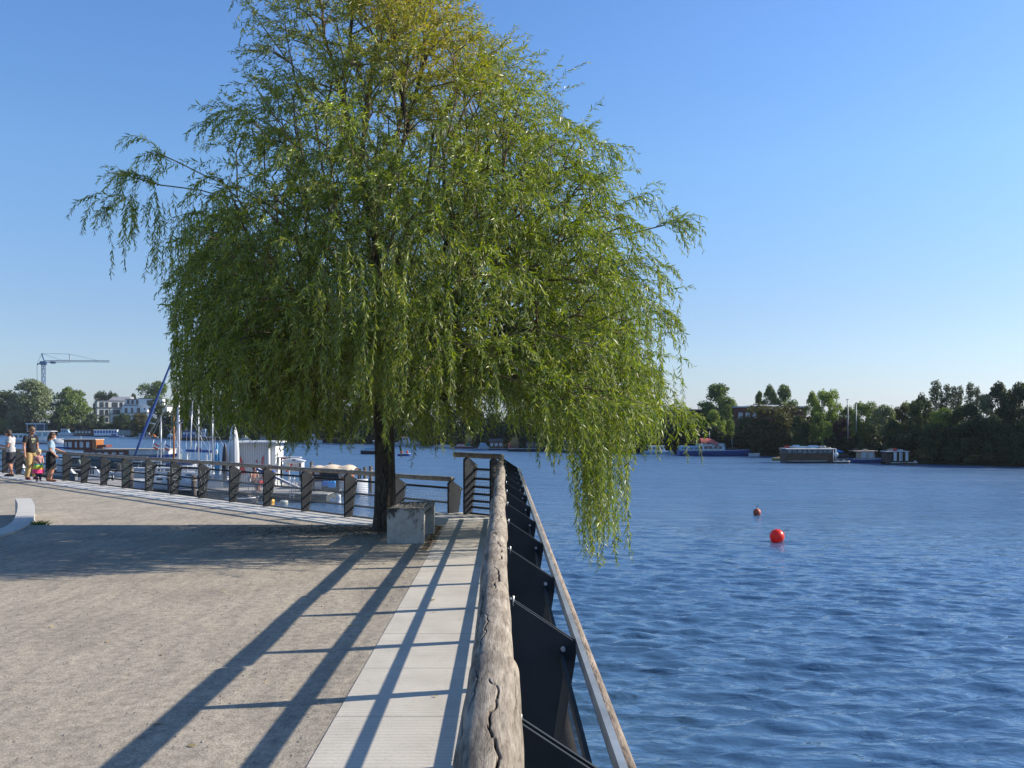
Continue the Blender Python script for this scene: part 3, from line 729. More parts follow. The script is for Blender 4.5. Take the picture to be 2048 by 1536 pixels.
# stray sprays beyond the outline
for (x0, y0, x1, y1, nn) in [(262, 395, 178, 425, 4), (520, 235, 400, 245, 3), (470, 215, 405, 245, 2), (1310, 455, 1372, 436, 6), (1290, 540, 1345, 545, 3), (1290, 625, 1345, 628, 4), (1190, 290, 1225, 300, 4), (320, 370, 235, 350, 5), (330, 320, 300, 292, 4), (510, 30, 492, 5, 3), (555, 20, 560, -10, 2), (960, 130, 960, 75, 3), (1330, 810, 1392, 850, 5), (880, 90, 892, 30, 3), (1100, 240, 1180, 268, 3), (1230, 420, 1290, 395, 3)]:
    for k in range(nn):
        a = np.array([wx(x0), TY + rg.uniform(-.1, .1), wz(y0)]); b = np.array([wx(x1 + rg.normal(0, 9)), TY + rg.uniform(-.25, .25), wz(y1 + rg.normal(0, 10))])
        L = np.linalg.norm(b - a); m_ = max(5, int(L / .07)); f = np.linspace(0, 1, m_)[:, None]
        pl = a * (1 - f) + b * f + np.array([[0, 0, 1]]) * np.sin(f * math.pi) * .10 * L + rg.normal(0, .008, (m_, 3)); shoot_pts.append(pl)
        for h in range(3):
            i0 = int(m_ * rg.uniform(.5, .98)) - 1; p_ = pl[i0]; n_ = int(rg.integers(5, 12)); pp = [p_]; dd = nrm(b - a + rg.normal(0, .3, 3) * L)
            for q in range(n_): dd = nrm(dd + np.array([0, 0, -.22])); pp.append(pp[-1] + dd * .06)
            shoot_pts.append(np.array(pp))
def clip_(pl):
    px_ = VX + pl[:, 0] / pl[:, 1] * F; py_ = HY - (pl[:, 2] - EYE) / pl[:, 1] * F      # the crown's ragged left flank
    yc_ = np.interp(px_, [130, 215, 240, 290, 330, 352], [490, 600, 590, 560, 660, 900]) - rg.uniform(-15, 60)
    bad = np.where((py_ > yc_) & (px_ < 350))[0]; return pl if len(bad) == 0 else pl[:bad[0]]
shoot_pts = [q_ for q_ in (clip_(s_) for s_ in shoot_pts) if len(q_) > 2]
# twig ribbons (3-sided) and leaves
VV = [v1]; FF = [f1]; base_i = len(v1)
segP = []; segQ = []
leafP = []; leafD = []; leafL = []; leafT = []
for pl in shoot_pts:
    segP.append(pl[:-1]); segQ.append(pl[1:])
    seg = np.diff(pl, axis=0); sl = np.linalg.norm(seg, axis=1); cum = np.concatenate([[0], np.cumsum(sl)]); L = cum[-1]
    if L < .05: continue
    sp = .0215; k = np.arange(.05, L, sp) + rg.uniform(-.006, .006, len(np.arange(.05, L, sp)))
    k = np.clip(k, 0, L - 1e-4); ix = np.clip(np.searchsorted(cum, k) - 1, 0, len(seg) - 1)
    P = pl[ix] + seg[ix] * ((k - cum[ix]) / (sl[ix] + 1e-9))[:, None]; Dd = seg[ix] / (sl[ix][:, None] + 1e-9)
    r1 = rg.normal(0, 1, (len(k), 3)); side = np.cross(Dd, r1); side /= np.linalg.norm(side, axis=1)[:, None] + 1e-9
    dr = Dd * .66 + side * .62 + np.array([[0, 0, -.28]]) + rg.normal(0, .2, (len(k), 3)); dr /= np.linalg.norm(dr, axis=1)[:, None]
    leafP.append(P); leafD.append(dr); leafL.append(rg.uniform(.062, .122, len(k)) * np.where(k > L - .1, .7, 1))
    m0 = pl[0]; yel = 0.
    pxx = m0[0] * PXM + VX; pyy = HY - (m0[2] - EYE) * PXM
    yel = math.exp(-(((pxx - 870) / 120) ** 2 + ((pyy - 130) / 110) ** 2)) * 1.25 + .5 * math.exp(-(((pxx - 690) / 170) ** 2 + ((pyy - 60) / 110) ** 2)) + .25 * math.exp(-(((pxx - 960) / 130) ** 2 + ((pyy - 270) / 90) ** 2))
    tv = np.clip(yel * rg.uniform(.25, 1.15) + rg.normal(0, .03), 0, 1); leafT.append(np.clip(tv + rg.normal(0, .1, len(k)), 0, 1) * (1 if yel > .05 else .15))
P = np.concatenate(segQ); Q = np.concatenate(segP); d = P - Q; d /= np.linalg.norm(d, axis=1)[:, None] + 1e-9
ref = np.where(np.abs(d[:, 2:3]) < .9, np.array([[0, 0, 1.]]), np.array([[1., 0, 0]])); a = np.cross(d, ref); a /= np.linalg.norm(a, axis=1)[:, None]; b = np.cross(a, d)
th = np.linspace(0, 2 * math.pi, 3, endpoint=False); ring = (a[:, None] * np.cos(th)[None, :, None] + b[:, None] * np.sin(th)[None, :, None]) * .0019
v2 = np.concatenate([Q[:, None] + ring, P[:, None] + ring], 1).reshape(-1, 3); k = np.arange(3); f = np.stack([k, (k + 1) % 3, 3 + (k + 1) % 3, 3 + k], -1)
f2 = (np.arange(len(P))[:, None, None] * 6 + f[None]).reshape(-1, 4)
P = np.concatenate(leafP); Dd = np.concatenate(leafD); LL = np.concatenate(leafL); TT = np.concatenate(leafT)
r1 = rg.normal(0, 1, P.shape); sdv = np.cross(Dd, r1); sdv /= np.linalg.norm(sdv, axis=1)[:, None]; nn = np.cross(sdv, Dd)
W = LL * .098
c0 = P; c1 = P + Dd * (LL * .42)[:, None] + sdv * W[:, None] + nn * (LL * .04)[:, None]; c2 = P + Dd * LL[:, None] - nn * (LL * .10)[:, None]; c3 = P + Dd * (LL * .42)[:, None] - sdv * W[:, None] + nn * (LL * .04)[:, None]
v3 = np.stack([c0, c1, c2, c3], 1).reshape(-1, 3); f3 = np.arange(len(P) * 4).reshape(-1, 4)
print('willow leaves', len(P), 'shoots', len(shoot_pts))
V = np.concatenate([v1, v2, v3]); Fa = np.concatenate([f1, f2 + len(v1), f3 + len(v1) + len(v2)])
mi = np.concatenate([np.zeros(len(f1) + len(f2)), np.ones(len(f3))]); ta = np.concatenate([np.zeros(len(f1) + len(f2)), TT])
crown = np_mesh('crown', V, Fa, [M_TWIG, M_LEAF], willow, mi, attr=ta)
# ------------------------------------------------------------------ far bank, woods and trees
SH = [(-500, 866), (0, 870), (130, 871), (250, 873), (350, 877), (450, 880), (650, 886), (800, 889), (900, 893), (1000, 898), (1100, 903), (1300, 907), (1500, 911), (1600, 915), (1700, 920), (1850, 928), (1950, 931), (2048, 934), (2300, 946), (2900, 985)]
def shore(px): return F * 3.9 / (np.interp(px, [s[0] for s in SH], [s[1] for s in SH]) - HY)
M_BANK = mat('bank_grass_and_soil', (.022, .032, .012), .95, 0, .5, .6, .4, 8, c2=(.02, .018, .012), spec=.02)
g = MB(); rows = [[] for _ in range(7)]
for px in range(-500, 2901, 25):
    d = shore(px) * (1 + .004 * math.sin(px * .09))
    for k, (ex, z) in enumerate([(-1.5, -.6), (.4, .25), (3, .7), (10, 1.0), (40, 1.6), (400, 2.2), (2300, 2.6)]):
        dd = d + ex; rows[k].append(((px - VX) / F * dd, dd, WZ + z))
g.grid(rows)
tag(g.build('far_bank', M_BANK), kind='structure')

m, n, l, p = nodes_of('foliage'); M_FOL = m
ge_ = n.new('ShaderNodeNewGeometry'); oi = n.new('ShaderNodeObjectInfo')
v_ = ramp(n, l, ge_.outputs['Random Per Island'], [(0, .45), (.5, 1.), (1, 1.7)])
tc = n.new('ShaderNodeTexCoord').outputs['Object']
cc = mixc(n, l, 1., oi.outputs['Color'], v_, 'MULTIPLY')
l.new(cc, p.inputs['Base Color']); p.inputs['Roughness'].default_value = .6; p.inputs['Specular IOR Level'].default_value = .25
tr = n.new('ShaderNodeBsdfTranslucent'); l.new(mixc(n, l, 1., cc, (1.3, 1.4, .5), 'MULTIPLY'), tr.inputs[0])
mx = n.new('ShaderNodeMixShader'); mx.inputs[0].default_value = .28; l.new(p.outputs[0], mx.inputs[1]); l.new(tr.outputs[0], mx.inputs[2]); l.new(mx.outputs[0], n['Material Output'].inputs[0])
M_TRUNK = mat('tree_trunk', (.06, .045, .035), .95, 0, .3, 2)

def quads(P, Nn, S, rg, elong=1.5):
    "little leaf-clump faces at P, facing roughly Nn, of size S"
    k = len(P); r1 = rg.normal(0, 1, (k, 3)); Nn = Nn + rg.normal(0, .75, (k, 3)); Nn /= np.linalg.norm(Nn, axis=1)[:, None]
    a = np.cross(Nn, r1); a /= np.linalg.norm(a, axis=1)[:, None]; b = np.cross(Nn, a)
    S = S[:, None]; c = [P + a * S * elong * x + b * S * y for x, y in ((-.5, 0), (0, -.5), (.5, .05), (.05, .5))]
    return np.stack(c, 1).reshape(-1, 3), np.arange(k * 4).reshape(-1, 4)
def crown_pts(kind, seed, n_):
    rg = np.random.default_rng(seed); P = []; Nn = []; W = []
    lobes = []
    if kind == 'round':
        for k in range(26):
            th = rg.uniform(0, 6.28); z = rg.uniform(.22, .90); rr = math.sqrt(max(0, 1 - ((z - .52) / .5) ** 2)) * .72 * rg.uniform(.5, 1.05); lobes.append((rr * math.cos(th), rr * math.sin(th), z, rg.uniform(.26, .44), rg.uniform(.10, .17)))
    elif kind == 'tall':
        for k in range(30):
            th = rg.uniform(0, 6.28); z = rg.uniform(.15, .92); rr = (1 - (z - .35) ** 2 * 1.6) * .62 * rg.uniform(.4, 1.1) * (1 if z < .75 else .6); lobes.append((rr * math.cos(th) * 1.2, rr * math.sin(th) * 1.2, z, rg.uniform(.26, .42), rg.uniform(.07, .12)))
    elif kind == 'poplar':
        for k in range(22):
            th = rg.uniform(0, 6.28); z = .08 + .86 * k / 22; rr = .45 * math.sin(math.pi * min(1, z * .9 + .12)) * rg.uniform(.3, 1); lobes.append((rr * math.cos(th), rr * math.sin(th), z, rg.uniform(.6, .85) * (1.1 - z * .6), rg.uniform(.05, .09)))
    elif kind == 'dome':
        for k in range(34):
            th = rg.uniform(0, 6.28); z = rg.uniform(.05, .88); rr = math.sqrt(max(0, 1 - (z / 1.0) ** 2.2)) * .8 * rg.uniform(.45, 1.05); lobes.append((rr * math.cos(th), rr * math.sin(th), z, rg.uniform(.18, .34), rg.uniform(.08, .15)))
    for (x, y, z, rx, rz) in lobes:
        k = int(n_ * rx * rz / sum(q[3] * q[4] for q in lobes)); v = rg.normal(0, 1, (k, 3)); v /= np.linalg.norm(v, axis=1)[:, None]
        v[:, 2] = np.where(rg.uniform(size=k) < .55, np.abs(v[:, 2]), v[:, 2]); rad_ = rg.uniform(.55, 1.12, k)[:, None]
        P.append(np.array([x, y, z]) + v * rad_ * np.array([rx, rx, rz])); Nn.append(v)
    P = np.concatenate(P); Nn = np.concatenate(Nn); keep = P[:, 2] > .0
    return P[keep], Nn[keep], rg, lobes
VAR = {}
def crown_mesh(kind, seed, n_, aspect):
    "unit crown: half width 1 and height 1; aspect = height / half width of the tree, so leaf clumps keep their shape"
    key = (kind, seed)
    if key in VAR: return VAR[key]
    P, Nn, rg, lobes = crown_pts(kind, seed, n_)
    P = P * np.array([1, 1, aspect]); s = rg.uniform(.035, .075, len(P)) * math.sqrt(aspect / 2)
    v, f = quads(P, Nn, s, rg); v = v / np.array([1, 1, aspect])
    o = np_mesh('crown', v, f, [M_FOL], None); me = o.data; bpy.data.objects.remove(o)
    # trunk with some limbs
    g = MB(); g.tube([(0, 0, 0), (.02, 0, .2), (0, .01, .45), (.01, 0, .8)], [.055, .045, .035, .012], 7)
    for (x, y, z, rx, rz) in lobes[::3]: g.tube([(0, 0, z * .45), (x * .5, y * .5, z * .8), (x, y, z)], [.028, .018, .006], 4)
    t = g.build('trunk', M_TRUNK); tm = t.data; bpy.data.objects.remove(t)
    VAR[key] = (me, tm); return VAR[key]
NLEAF = {'round': 10000, 'tall': 10000, 'poplar': 4000, 'dome': 10000}; ASP = {'round': 2.0, 'tall': 2.6, 'poplar': 8, 'dome': 1.5}
def tree(px, pytop, hwpx, extra, kind, seed, color, label, name='tree', group=None, base=None, cat='tree'):
    d = shore(px) + extra; zb = WZ + (np.interp(extra, [0, 3, 10, 40, 400], [.2, .65, 1., 1.55, 2.1]) if base is None else base)
    top = EYE - (pytop - HY) / F * d; hw = hwpx / F * d * 1.04
    t = thing(name, label, cat, ((px - VX) / F * d, d, zb - .05), group, rz=0)
    me, tm = crown_mesh(kind, seed % 4, NLEAF[kind], ASP[kind])
    if px > 1380: hw *= 1.7 if kind == 'poplar' else (1.28 if kind in ('tall', 'round') and px < 1840 else 1.0)
    sc_ = (hw, hw, (top - zb) * .985)
    c = bpy.data.objects.new('crown', me); col.objects.link(c); c.parent = t; c.scale = sc_; c.color = (*color, 1); c.rotation_euler = (0, 0, seed * 1.3)
    k = bpy.data.objects.new('trunk', tm); col.objects.link(k); k.parent = t; k.scale = sc_; k.rotation_euler = (0, 0, seed * 1.3)
    return t
DK = (.046, .066, .022); MG = (.11, .155, .034); GG = (.14, .165, .078); LG = (.19, .24, .042); BR = (.075, .072, .024); PUR = (.035, .018, .022)
T_ = [
 (-30, 772, 45, 14, 'dome', 1, DK, 'dark tree cut off by the left edge of the photo behind the cruiser'),
 (12, 783, 34, 10, 'round', 0, DK, 'dark green tree at the far left, left of the tall grey-green tree'),
 (68, 755, 44, 12, 'round', 1, GG, 'tall grey-green tree on the far bank under the crane'),
 (36, 790, 26, 6, 'dome', 2, GG, 'grey-green bushy tree leaning out in front of the tall one under the crane'),
 (146, 774, 42, 10, 'dome', 3, MG, 'broad mid-green tree on the far bank just left of the white apartment blocks'),
 (125, 800, 26, 4, 'round', 2, DK, 'dark tree between the tall grey-green tree and the broad mid-green one'),
 (203, 784, 17, 110, 'round', 0, DK, 'dark tree crown rising behind the grey roof of the apartment block, left of two'),
 (226, 783, 14, 115, 'round', 3, DK, 'dark tree crown rising behind the grey roof of the apartment block, right of two'),
 (268, 783, 10, 105, 'tall', 1, DK, 'small dark tree between the two apartment blocks'),
 (308, 762, 34, 100, 'round', 2, MG, 'big green tree rising above the roof of the bluish white apartment block'),
 (184, 826, 18, 4, 'dome', 0, DK, 'small dark tree hiding the left corner of the cream apartment block'),
 (203, 830, 11, 4, 'tall', 2, DK, 'slim dark tree in front of the cream apartment block'),
 (236, 830, 13, 7, 'round', 1, DK, 'dark small tree in front of the corner between both apartment blocks'),
 (251, 827, 16, 6, 'round', 3, DK, 'dark tree in front of the left part of the bluish apartment block'),
 (281, 827, 20, 4, 'round', 0, BR, 'brownish dark tree in front of the middle of the bluish apartment block'),
 (312, 833, 20, 6, 'dome', 1, DK, 'dark tree in front of the right part of the bluish apartment block'),
 (342, 838, 18, 7, 'round', 2, DK, 'dark tree at the right end of the bluish apartment block beside the masts'),
 (5, 835, 16, 2, 'dome', 3, LG, 'light green bush by the water at the left edge'),
 (30, 824, 16, 3, 'tall', 0, GG, 'pale grey-green young tree by the water near the left edge'),
 (215, 846, 13, 3, 'dome', 2, GG, 'pale scrub on the bank below the cream apartment block'),
 (330, 858, 14, 2, 'dome', 0, LG, 'light green bush by the water under the apartment blocks'),
 (1438, 767, 29, 24, 'tall', 0, (.10, .145, .045), 'tall green tree standing alone left of the brick building'),
 (1453, 790, 20, 22, 'round', 1, MG, 'lower green tree leaning right of the tall lone one beside the brick building'),
 (1517, 779, 10, 34, 'tall', 2, (.09, .13, .045), 'narrow small tree behind the brick building roof'),
 (1541, 768, 16, 34, 'tall', 3, (.10, .14, .045), 'green tree behind the brick building roof, left half of the pair'),
 (1568, 763, 19, 36, 'tall', 1, (.11, .155, .05), 'tallest green tree behind the brick building roof, right half of the pair'),
 (1626, 781, 15, 14, 'tall', 3, LG, 'bright green tree right of the brick building, left of two'),
 (1658, 781, 21, 13, 'round', 0, LG, 'bright green rounded tree right of the brick building beside the lattice pole'),
 (1427, 815, 18, 5, 'tall', 1, LG, 'yellow-green slim tree in front of the brick building on the left'),
 (1452, 806, 16, 8, 'tall', 2, MG, 'mid-green slim tree at the left corner of the brick building'),
 (1395, 828, 20, 5, 'round', 3, DK, 'dark tree above the red awning of the blue barge'),
 (1490, 832, 18, 3, 'round', 1, DK, 'dark tree under the three arched windows of the brick building'),
 (1552, 810, 54, 5, 'round', 0, BR, 'broad brownish dark tree in front of the brick building'),
 (1522, 834, 26, 2, 'dome', 2, DK, 'dark bushy tree at the water above the rowing boat'),
 (1602, 830, 26, 2, 'dome', 3, DK, 'dark tree above the left end of the brown houseboat'),
 (1640, 824, 17, 4, 'tall', 0, MG, 'mid-green tree above the brown houseboat'),
 (1656, 838, 15, 1.5, 'dome', 1, LG, 'light green drooping bush over the right end of the brown houseboat'),
 (1681, 836, 17, 3, 'round', 2, PUR, 'copper-leaved purple tree beside the lattice pole'),
 (1700, 812, 18, 16, 'round', 3, MG, 'green tree between the lattice pole and the plain pole'),
 (1733, 805, 22, 9, 'round', 0, MG, 'mid-green tree right of the plain pole'),
 (1765, 806, 24, 7, 'round', 1, GG, 'grey-green tree in the low part of the right wood'),
 (1800, 803, 24, 12, 'dome', 2, BR, 'brownish tree in the low part of the right wood, nearest to the rise'),
 (1822, 804, 16, 14, 'round', 0, GG, 'pale tree at the foot of the rising wood on the right'),
 (1790, 838, 30, 2, 'dome', 3, DK, 'very dark tree above the curtained boathouse'),
 (1740, 842, 24, 2, 'dome', 1, DK, 'very dark tree above the moored white cabin boat'),
 (1846, 788, 22, 6, 'round', 3, (.045, .06, .028), 'rounded tree starting the high wood on the right'),
 (1836, 800, 22, 4, 'dome', 0, DK, 'dark tree at the left shoulder of the high wood'),
 (1873, 754, 12.0, 26, 'poplar', 0, (.075, .095, .05), 'tallest and widest poplar, leftmost of the row above the right wood'),
 (1884, 775, 6.0, 26, 'poplar', 2, (.075, .095, .05), 'shortest poplar, just right of the leftmost one'),
 (1893, 759, 8.2, 26, 'poplar', 1, (.075, .095, .05), 'slim poplar, third in the row above the right wood'),
 (1908, 765, 8.2, 26, 'poplar', 3, (.075, .095, .05), 'slim poplar standing free in the middle of the row'),
 (1921, 765, 7.5, 26, 'poplar', 0, (.08, .10, .05), 'slim poplar right of the free-standing one'),
 (1942, 758, 10.5, 26, 'poplar', 2, (.075, .095, .05), 'poplar half sunk in the high wood'),
 (1954, 764, 6.0, 26, 'poplar', 1, (.075, .095, .05), 'rightmost and thinnest poplar, peeping over the high wood'),
 (1885, 812, 30, 3, 'round', 1, MG, 'green tree below the poplars'),
 (1925, 806, 32, 3, 'round', 2, (.045, .062, .02), 'dark green tree below the right end of the poplar row'),
 (1972, 788, 22, 4, 'tall', 0, GG, 'grey-green tree right of the poplar row'),
 (2000, 762, 34, 5, 'tall', 3, (.050, .066, .032), 'high grey-green tree near the right edge'),
 (2040, 756, 34, 4, 'tall', 1, (.050, .062, .028), 'highest tree of the wood at the right edge'),
 (2095, 762, 40, 4, 'tall', 2, DK, 'dark tree cut off by the right edge of the photo'),
 (1870, 844, 30, .8, 'dome', 0, DK, 'very dark tree hanging over the water below the poplars'),
 (1930, 836, 36, .8, 'dome', 2, DK, 'very dark tree hanging over the water, second from the right edge'),
 (1995, 830, 40, .8, 'dome', 3, DK, 'very dark tree hanging over the water near the right edge'),
 (2060, 826, 40, .8, 'dome', 1, DK, 'very dark tree hanging over the water at the right edge'),
]
for t in T_:
    bush = 'bush' in t[7] and 'bushy' not in t[7] or 'scrub' in t[7]
    tree(*t, name='bush' if bush else ('poplar_tree' if t[4] == 'poplar' else 'tree'), cat='bush' if bush else 'tree', group='poplars above the right wood' if t[4] == 'poplar' else None)
def woodland(name, px0, px1, hfun, extra, dens, size, color, label, seed):
    rg = np.random.default_rng(seed); P = []; Nn = []; px = px0
    while px < px1:
        d = shore(px) + extra * rg.uniform(.6, 2.2); h = hfun(px) * rg.uniform(.75, 1.12); r_ = h * rg.uniform(.22, .4); x = (px - VX) / F * d
        for k in range(7):
            cx = x + rg.normal(0, r_ * .6); cz = rg.uniform(.12, .82) * h; q = int(dens / 7); v = rg.normal(0, 1, (q, 3)); v /= np.linalg.norm(v, axis=1)[:, None]
            P.append(np.array([cx, d + rg.normal(0, r_ * .5), WZ + .4 + cz]) + v * rg.uniform(.5, 1.1, q)[:, None] * np.array([r_ * .6, r_ * .6, h * .2])); Nn.append(v)
        px += r_ * .9 / d * F
    P = np.concatenate(P); Nn = np.concatenate(Nn); Nn = Nn[P[:, 2] > WZ + .1]; P = P[P[:, 2] > WZ + .1]; P_s = np.clip(P[:, 1] / 140, .9, 2.2)
    v, f = quads(P, Nn, rg.uniform(.6, 1.4, len(P)) * size * P_s, rg); o = np_mesh(name, v, f, [M_FOL], None); o.color = (*color, 1)
    tag(o, label, 'woodland', kind='stuff'); print(name, len(P))
woodland('woodland', 345, 1420, lambda p_: np.interp(p_, [345, 700, 1000, 1420], [12, 9, 6, 5.2]), 2.5, 1500, .34, (.038, .052, .018), 'dark continuous wood on the far bank seen beneath the willow', 5)
woodland('undergrowth', 1380, 2150, lambda p_: np.interp(p_, [1380, 1700, 1850, 2150], [2.6, 2.2, 4.0, 4.6]), 1.6, 1100, .17, (.024, .034, .013), 'dark undergrowth along the waterline of the right bank', 6)
woodland('undergrowth', -450, 345, lambda p_: np.interp(p_, [-450, 0, 100, 345], [12, 6, 4.5, 4.2]), 4, 420, .42, (.035, .048, .017), 'hedges and scrub along the far left bank behind the moored boats', 7)
woodland('woodland', 1330, 1860, lambda p_: np.interp(p_, [1330, 1480, 1700, 1860], [5.8, 4.2, 5.0, 6.4]), 20, 500, .24, (.045, .062, .022), 'low line of distant trees behind the brick building', 8)
# ------------------------------------------------------------------ buildings, crane, poles
M_CREAM = mat('cream_render', (.70, .68, .60), .85, 0, .05, .3)
M_BWHITE = mat('white_render', (.74, .76, .76), .85, 0, .05, .3)
M_PANE = mat('window_glass', (.03, .045, .06), .12, 0, .1, 1, spec=.7)
M_DARKF = mat('dark_frame', (.05, .055, .065), .5, 0, .1, 2)
M_ROOFG = mat('grey_roof_sheet', (.26, .26, .27), .6, 0, .08, .5)
M_SLATE = mat('slate_roof_edge', (.10, .10, .12), .6, 0, .1, .5)
def block(root, c, w, d, h, rz, wallm, wins, ledges=(), roofm=M_SLATE):
    "box building volume, front face looks to local -Y; wins: (face, u from left, z, w, h)"
    Mr = Matrix.Rotation(rz, 3, 'Z'); c = Vector(c)
    def tp(x, y, z): return c + Mr @ Vector((x, y, z))
    g = MB(); g.box(c + Vector((0, 0, h / 2)), (w, d, h), rz); g.build('wall', wallm, root)
    g = MB(); g.box(c + Vector((0, 0, h + .12)), (w + .3, d + .3, .24), rz)
    g.build('roof', roofm, root)
    for z in ledges:
        g = MB(); g.box(tp(0, 0, z), (w + .5, d + .5, .22), rz); g.build('ledge', roofm, root)
    for (face, u, z, ww, hh) in wins:
        if face == 'f': ctr = tp(-w / 2 + u + ww / 2, -d / 2 - .02, z + hh / 2); dim = (ww, .16, hh); pd = (ww - .2, .1, hh - .2); po = Mr @ Vector((0, -.05, 0))
        else: ctr = tp(w / 2 + .02, -d / 2 + u + ww / 2, z + hh / 2); dim = (.16, ww, hh); pd = (.1, ww - .2, hh - .2); po = Mr @ Vector((.05, 0, 0))
        g = MB(); g.box(ctr, dim, rz); f_ = g.build('window', M_DARKF, root)
        g = MB(); g.box(ctr + po, pd, rz); g.build('pane', M_PANE, f_)
def zpx(py, d): return EYE - (py - HY) / F * d
# cream block, turned so that its front catches the sun
dB = 352.; pm = F / dB
ap = thing('apartment_building', 'cream apartment block with a grey pitched roof, left of the two blocks across the water', 'building', at(212, dB, WZ + 1.5))
rzA = R(28)
zb_ = WZ + 1.5
def apx(px, d=dB): return (px - VX) / F * d
h1 = zpx(802, dB) - zb_
cA = (apx(212), dB + 6, zb_); wA = 58 / pm / math.cos(rzA) * .92
wl = []
for fl, (z, hh) in enumerate([(zpx(856, dB) - zb_, 1.9), (zpx(844, dB) - zb_, 1.9), (zpx(829.5, dB) - zb_, 2.0), (zpx(814, dB) - zb_, 1.9)]):
    for u, ww in [(1.0, 1.4), (3.0, 1.0), (5.4, 2.0), (8.2, 1.0), (10., 1.2)]: wl.append(('f', u, max(.3, z), ww, hh))
    wl.append(('r', 1.2, max(.3, z), 1.6, hh)); wl.append(('r', 4.2, max(.3, z), 1.2, hh))
block(ap, cA, wA, 9, h1, rzA, M_CREAM, wl, [zpx(815, dB) - zb_, zpx(830, dB) - zb_])
g = MB(); ax0, ax1 = apx(197), apx(240); zr = zpx(801, dB); zt = zpx(791.5, dB)
g.prism([(ax0, dB + 8, zr), (ax1 + 1.2, dB + 8, zr), (ax1 - 1.0, dB + 12, zt), (ax0 + .4, dB + 12, zt)], (0, 3.5, 0)); g.build('pitched_roof', M_ROOFG, ap)
dP = dB - 4; pr = [(231, 816, 5.0), (224, 828, 7.)]
for px_, py_, w_ in pr[:1]:
    c = (apx(232, dP), dP, zb_); hP = zpx(817, dP) - zb_
    block(ap, c, 4.6, 5, hP, R(30), M_CREAM, [('f', 1.0, zpx(829, dP) - zb_, 2.4, 1.8), ('f', 1.0, zpx(842, dP) - zb_, 2.4, 1.8), ('r', 1.2, zpx(829, dP) - zb_, 1.6, 1.8)], [zpx(828.4, dP) - zb_])
dC = 340.; pm2 = F / dC
bp = thing('apartment_building', 'bluish white apartment block with terraces, right of the two blocks across the water', 'building', at(285, dC, WZ + 1.5))
wl = []
for z, hh, us in [(zpx(809.5, dC), 1.9, [(1.0, 1.2), (2.8, 1.2), (5., 1.2), (7.2, 1.2)]), (zpx(825.5, dC), 1.8, [(1, 1.0), (3.4, .8), (5.6, 1.2), (8.2, .6), (10., 1.8)]), (zpx(840, dC), 1.7, [(2, 1.2), (5, 1.2), (10, 1.6)])]:
    for u, ww in us: wl.append(('f', u, z - zb_, ww, hh))
block(bp, (apx(240, dC) + 7.2, dC + 4, zb_), 12.8, 8, zpx(811, dC) - zb_, R(0), M_BWHITE, [w_ for w_ in wl if w_[2] < zpx(820, dC) - zb_], [zpx(826, dC) - zb_])
block(bp, (apx(241, dC) + 5.6, dC + 4.5, zpx(810.5, dC)), 8.4, 6.6, zpx(799, dC) - zpx(810.5, dC), R(0), M_BWHITE, [('f', u, .5, ww, 1.5) for u, ww in [(.6, .9), (2.2, .9), (4.0, .9), (6.0, .9)]])
block(bp, (apx(286, dC) + 2.2, dC + 3, zpx(812, dC)), 8.6, 6, zpx(797.5, dC) - zpx(812, dC), R(12), M_BWHITE, [('f', 3.0, .4, 1.9, 1.8), ('f', 5.6, .4, 1.6, 1.8), ('r', 1.2, .5, 1.6, 1.6)])
block(bp, (apx(300, dC) + 1.2, dC + 5.4, zb_), 8.6, 9, zpx(811.6, dC) - zb_, R(6), M_BWHITE, [('f', u, z - zb_, 1.8, 1.8) for u in (1.2, 5.0) for z in (zpx(825, dC), zpx(840, dC))], [zpx(812.5, dC) - zb_, zpx(827.5, dC) - zb_])
for k, (px_, py_) in enumerate([(289, 822), (292, 836), (290, 849)]):
    g = MB(); g.box((apx(px_, dC - 1.4), dC - .9, zpx(py_, dC)), (2.6, 2.6, .9)); g.build('balcony', M_BWHITE, bp)

# brick buildings on the right
M_BRICK = mat('red_brick', (.13, .045, .035), .9, 0, .2, 6, .3, 30); M_BRICKD = mat('dark_brick', (.07, .035, .032), .9, 0, .2, 6)
M_PALEW = mat('pale_window', (.45, .48, .50), .3, 0, .1, 2)
M_ROOFL = mat('pale_metal_roof', (.50, .51, .52), .45, .2, .06, 1)
dD = 136.; zg = WZ + 1.2
bb = thing('brick_building', 'red brick building with a pale flat roof and three arched windows above the trees', 'building', at(1543, dD, zg))
x0, x1 = apx(1470, dD), apx(1613, dD); zt = zpx(815, dD)
g = MB(); g.box(((x0 + x1) / 2, dD + 3, (zg + zt) / 2), (x1 - x0, 6, zt - zg)); g.build('wall', M_BRICK, bb)
g = MB(); g.box(((x0 + x1) / 2, dD + 3, zt + .10), (x1 - x0 + .3, 6.3, .20)); g.prism([(x0 + 2.2, dD + 1, zt + .2), (x1 - 1, dD + 1, zt + .2), (x1 - 3, dD + 2, zt + .42), (x0 + 3.0, dD + 2, zt + .42)], (0, 3, 0)); g.build('roof', M_ROOFL, bb)
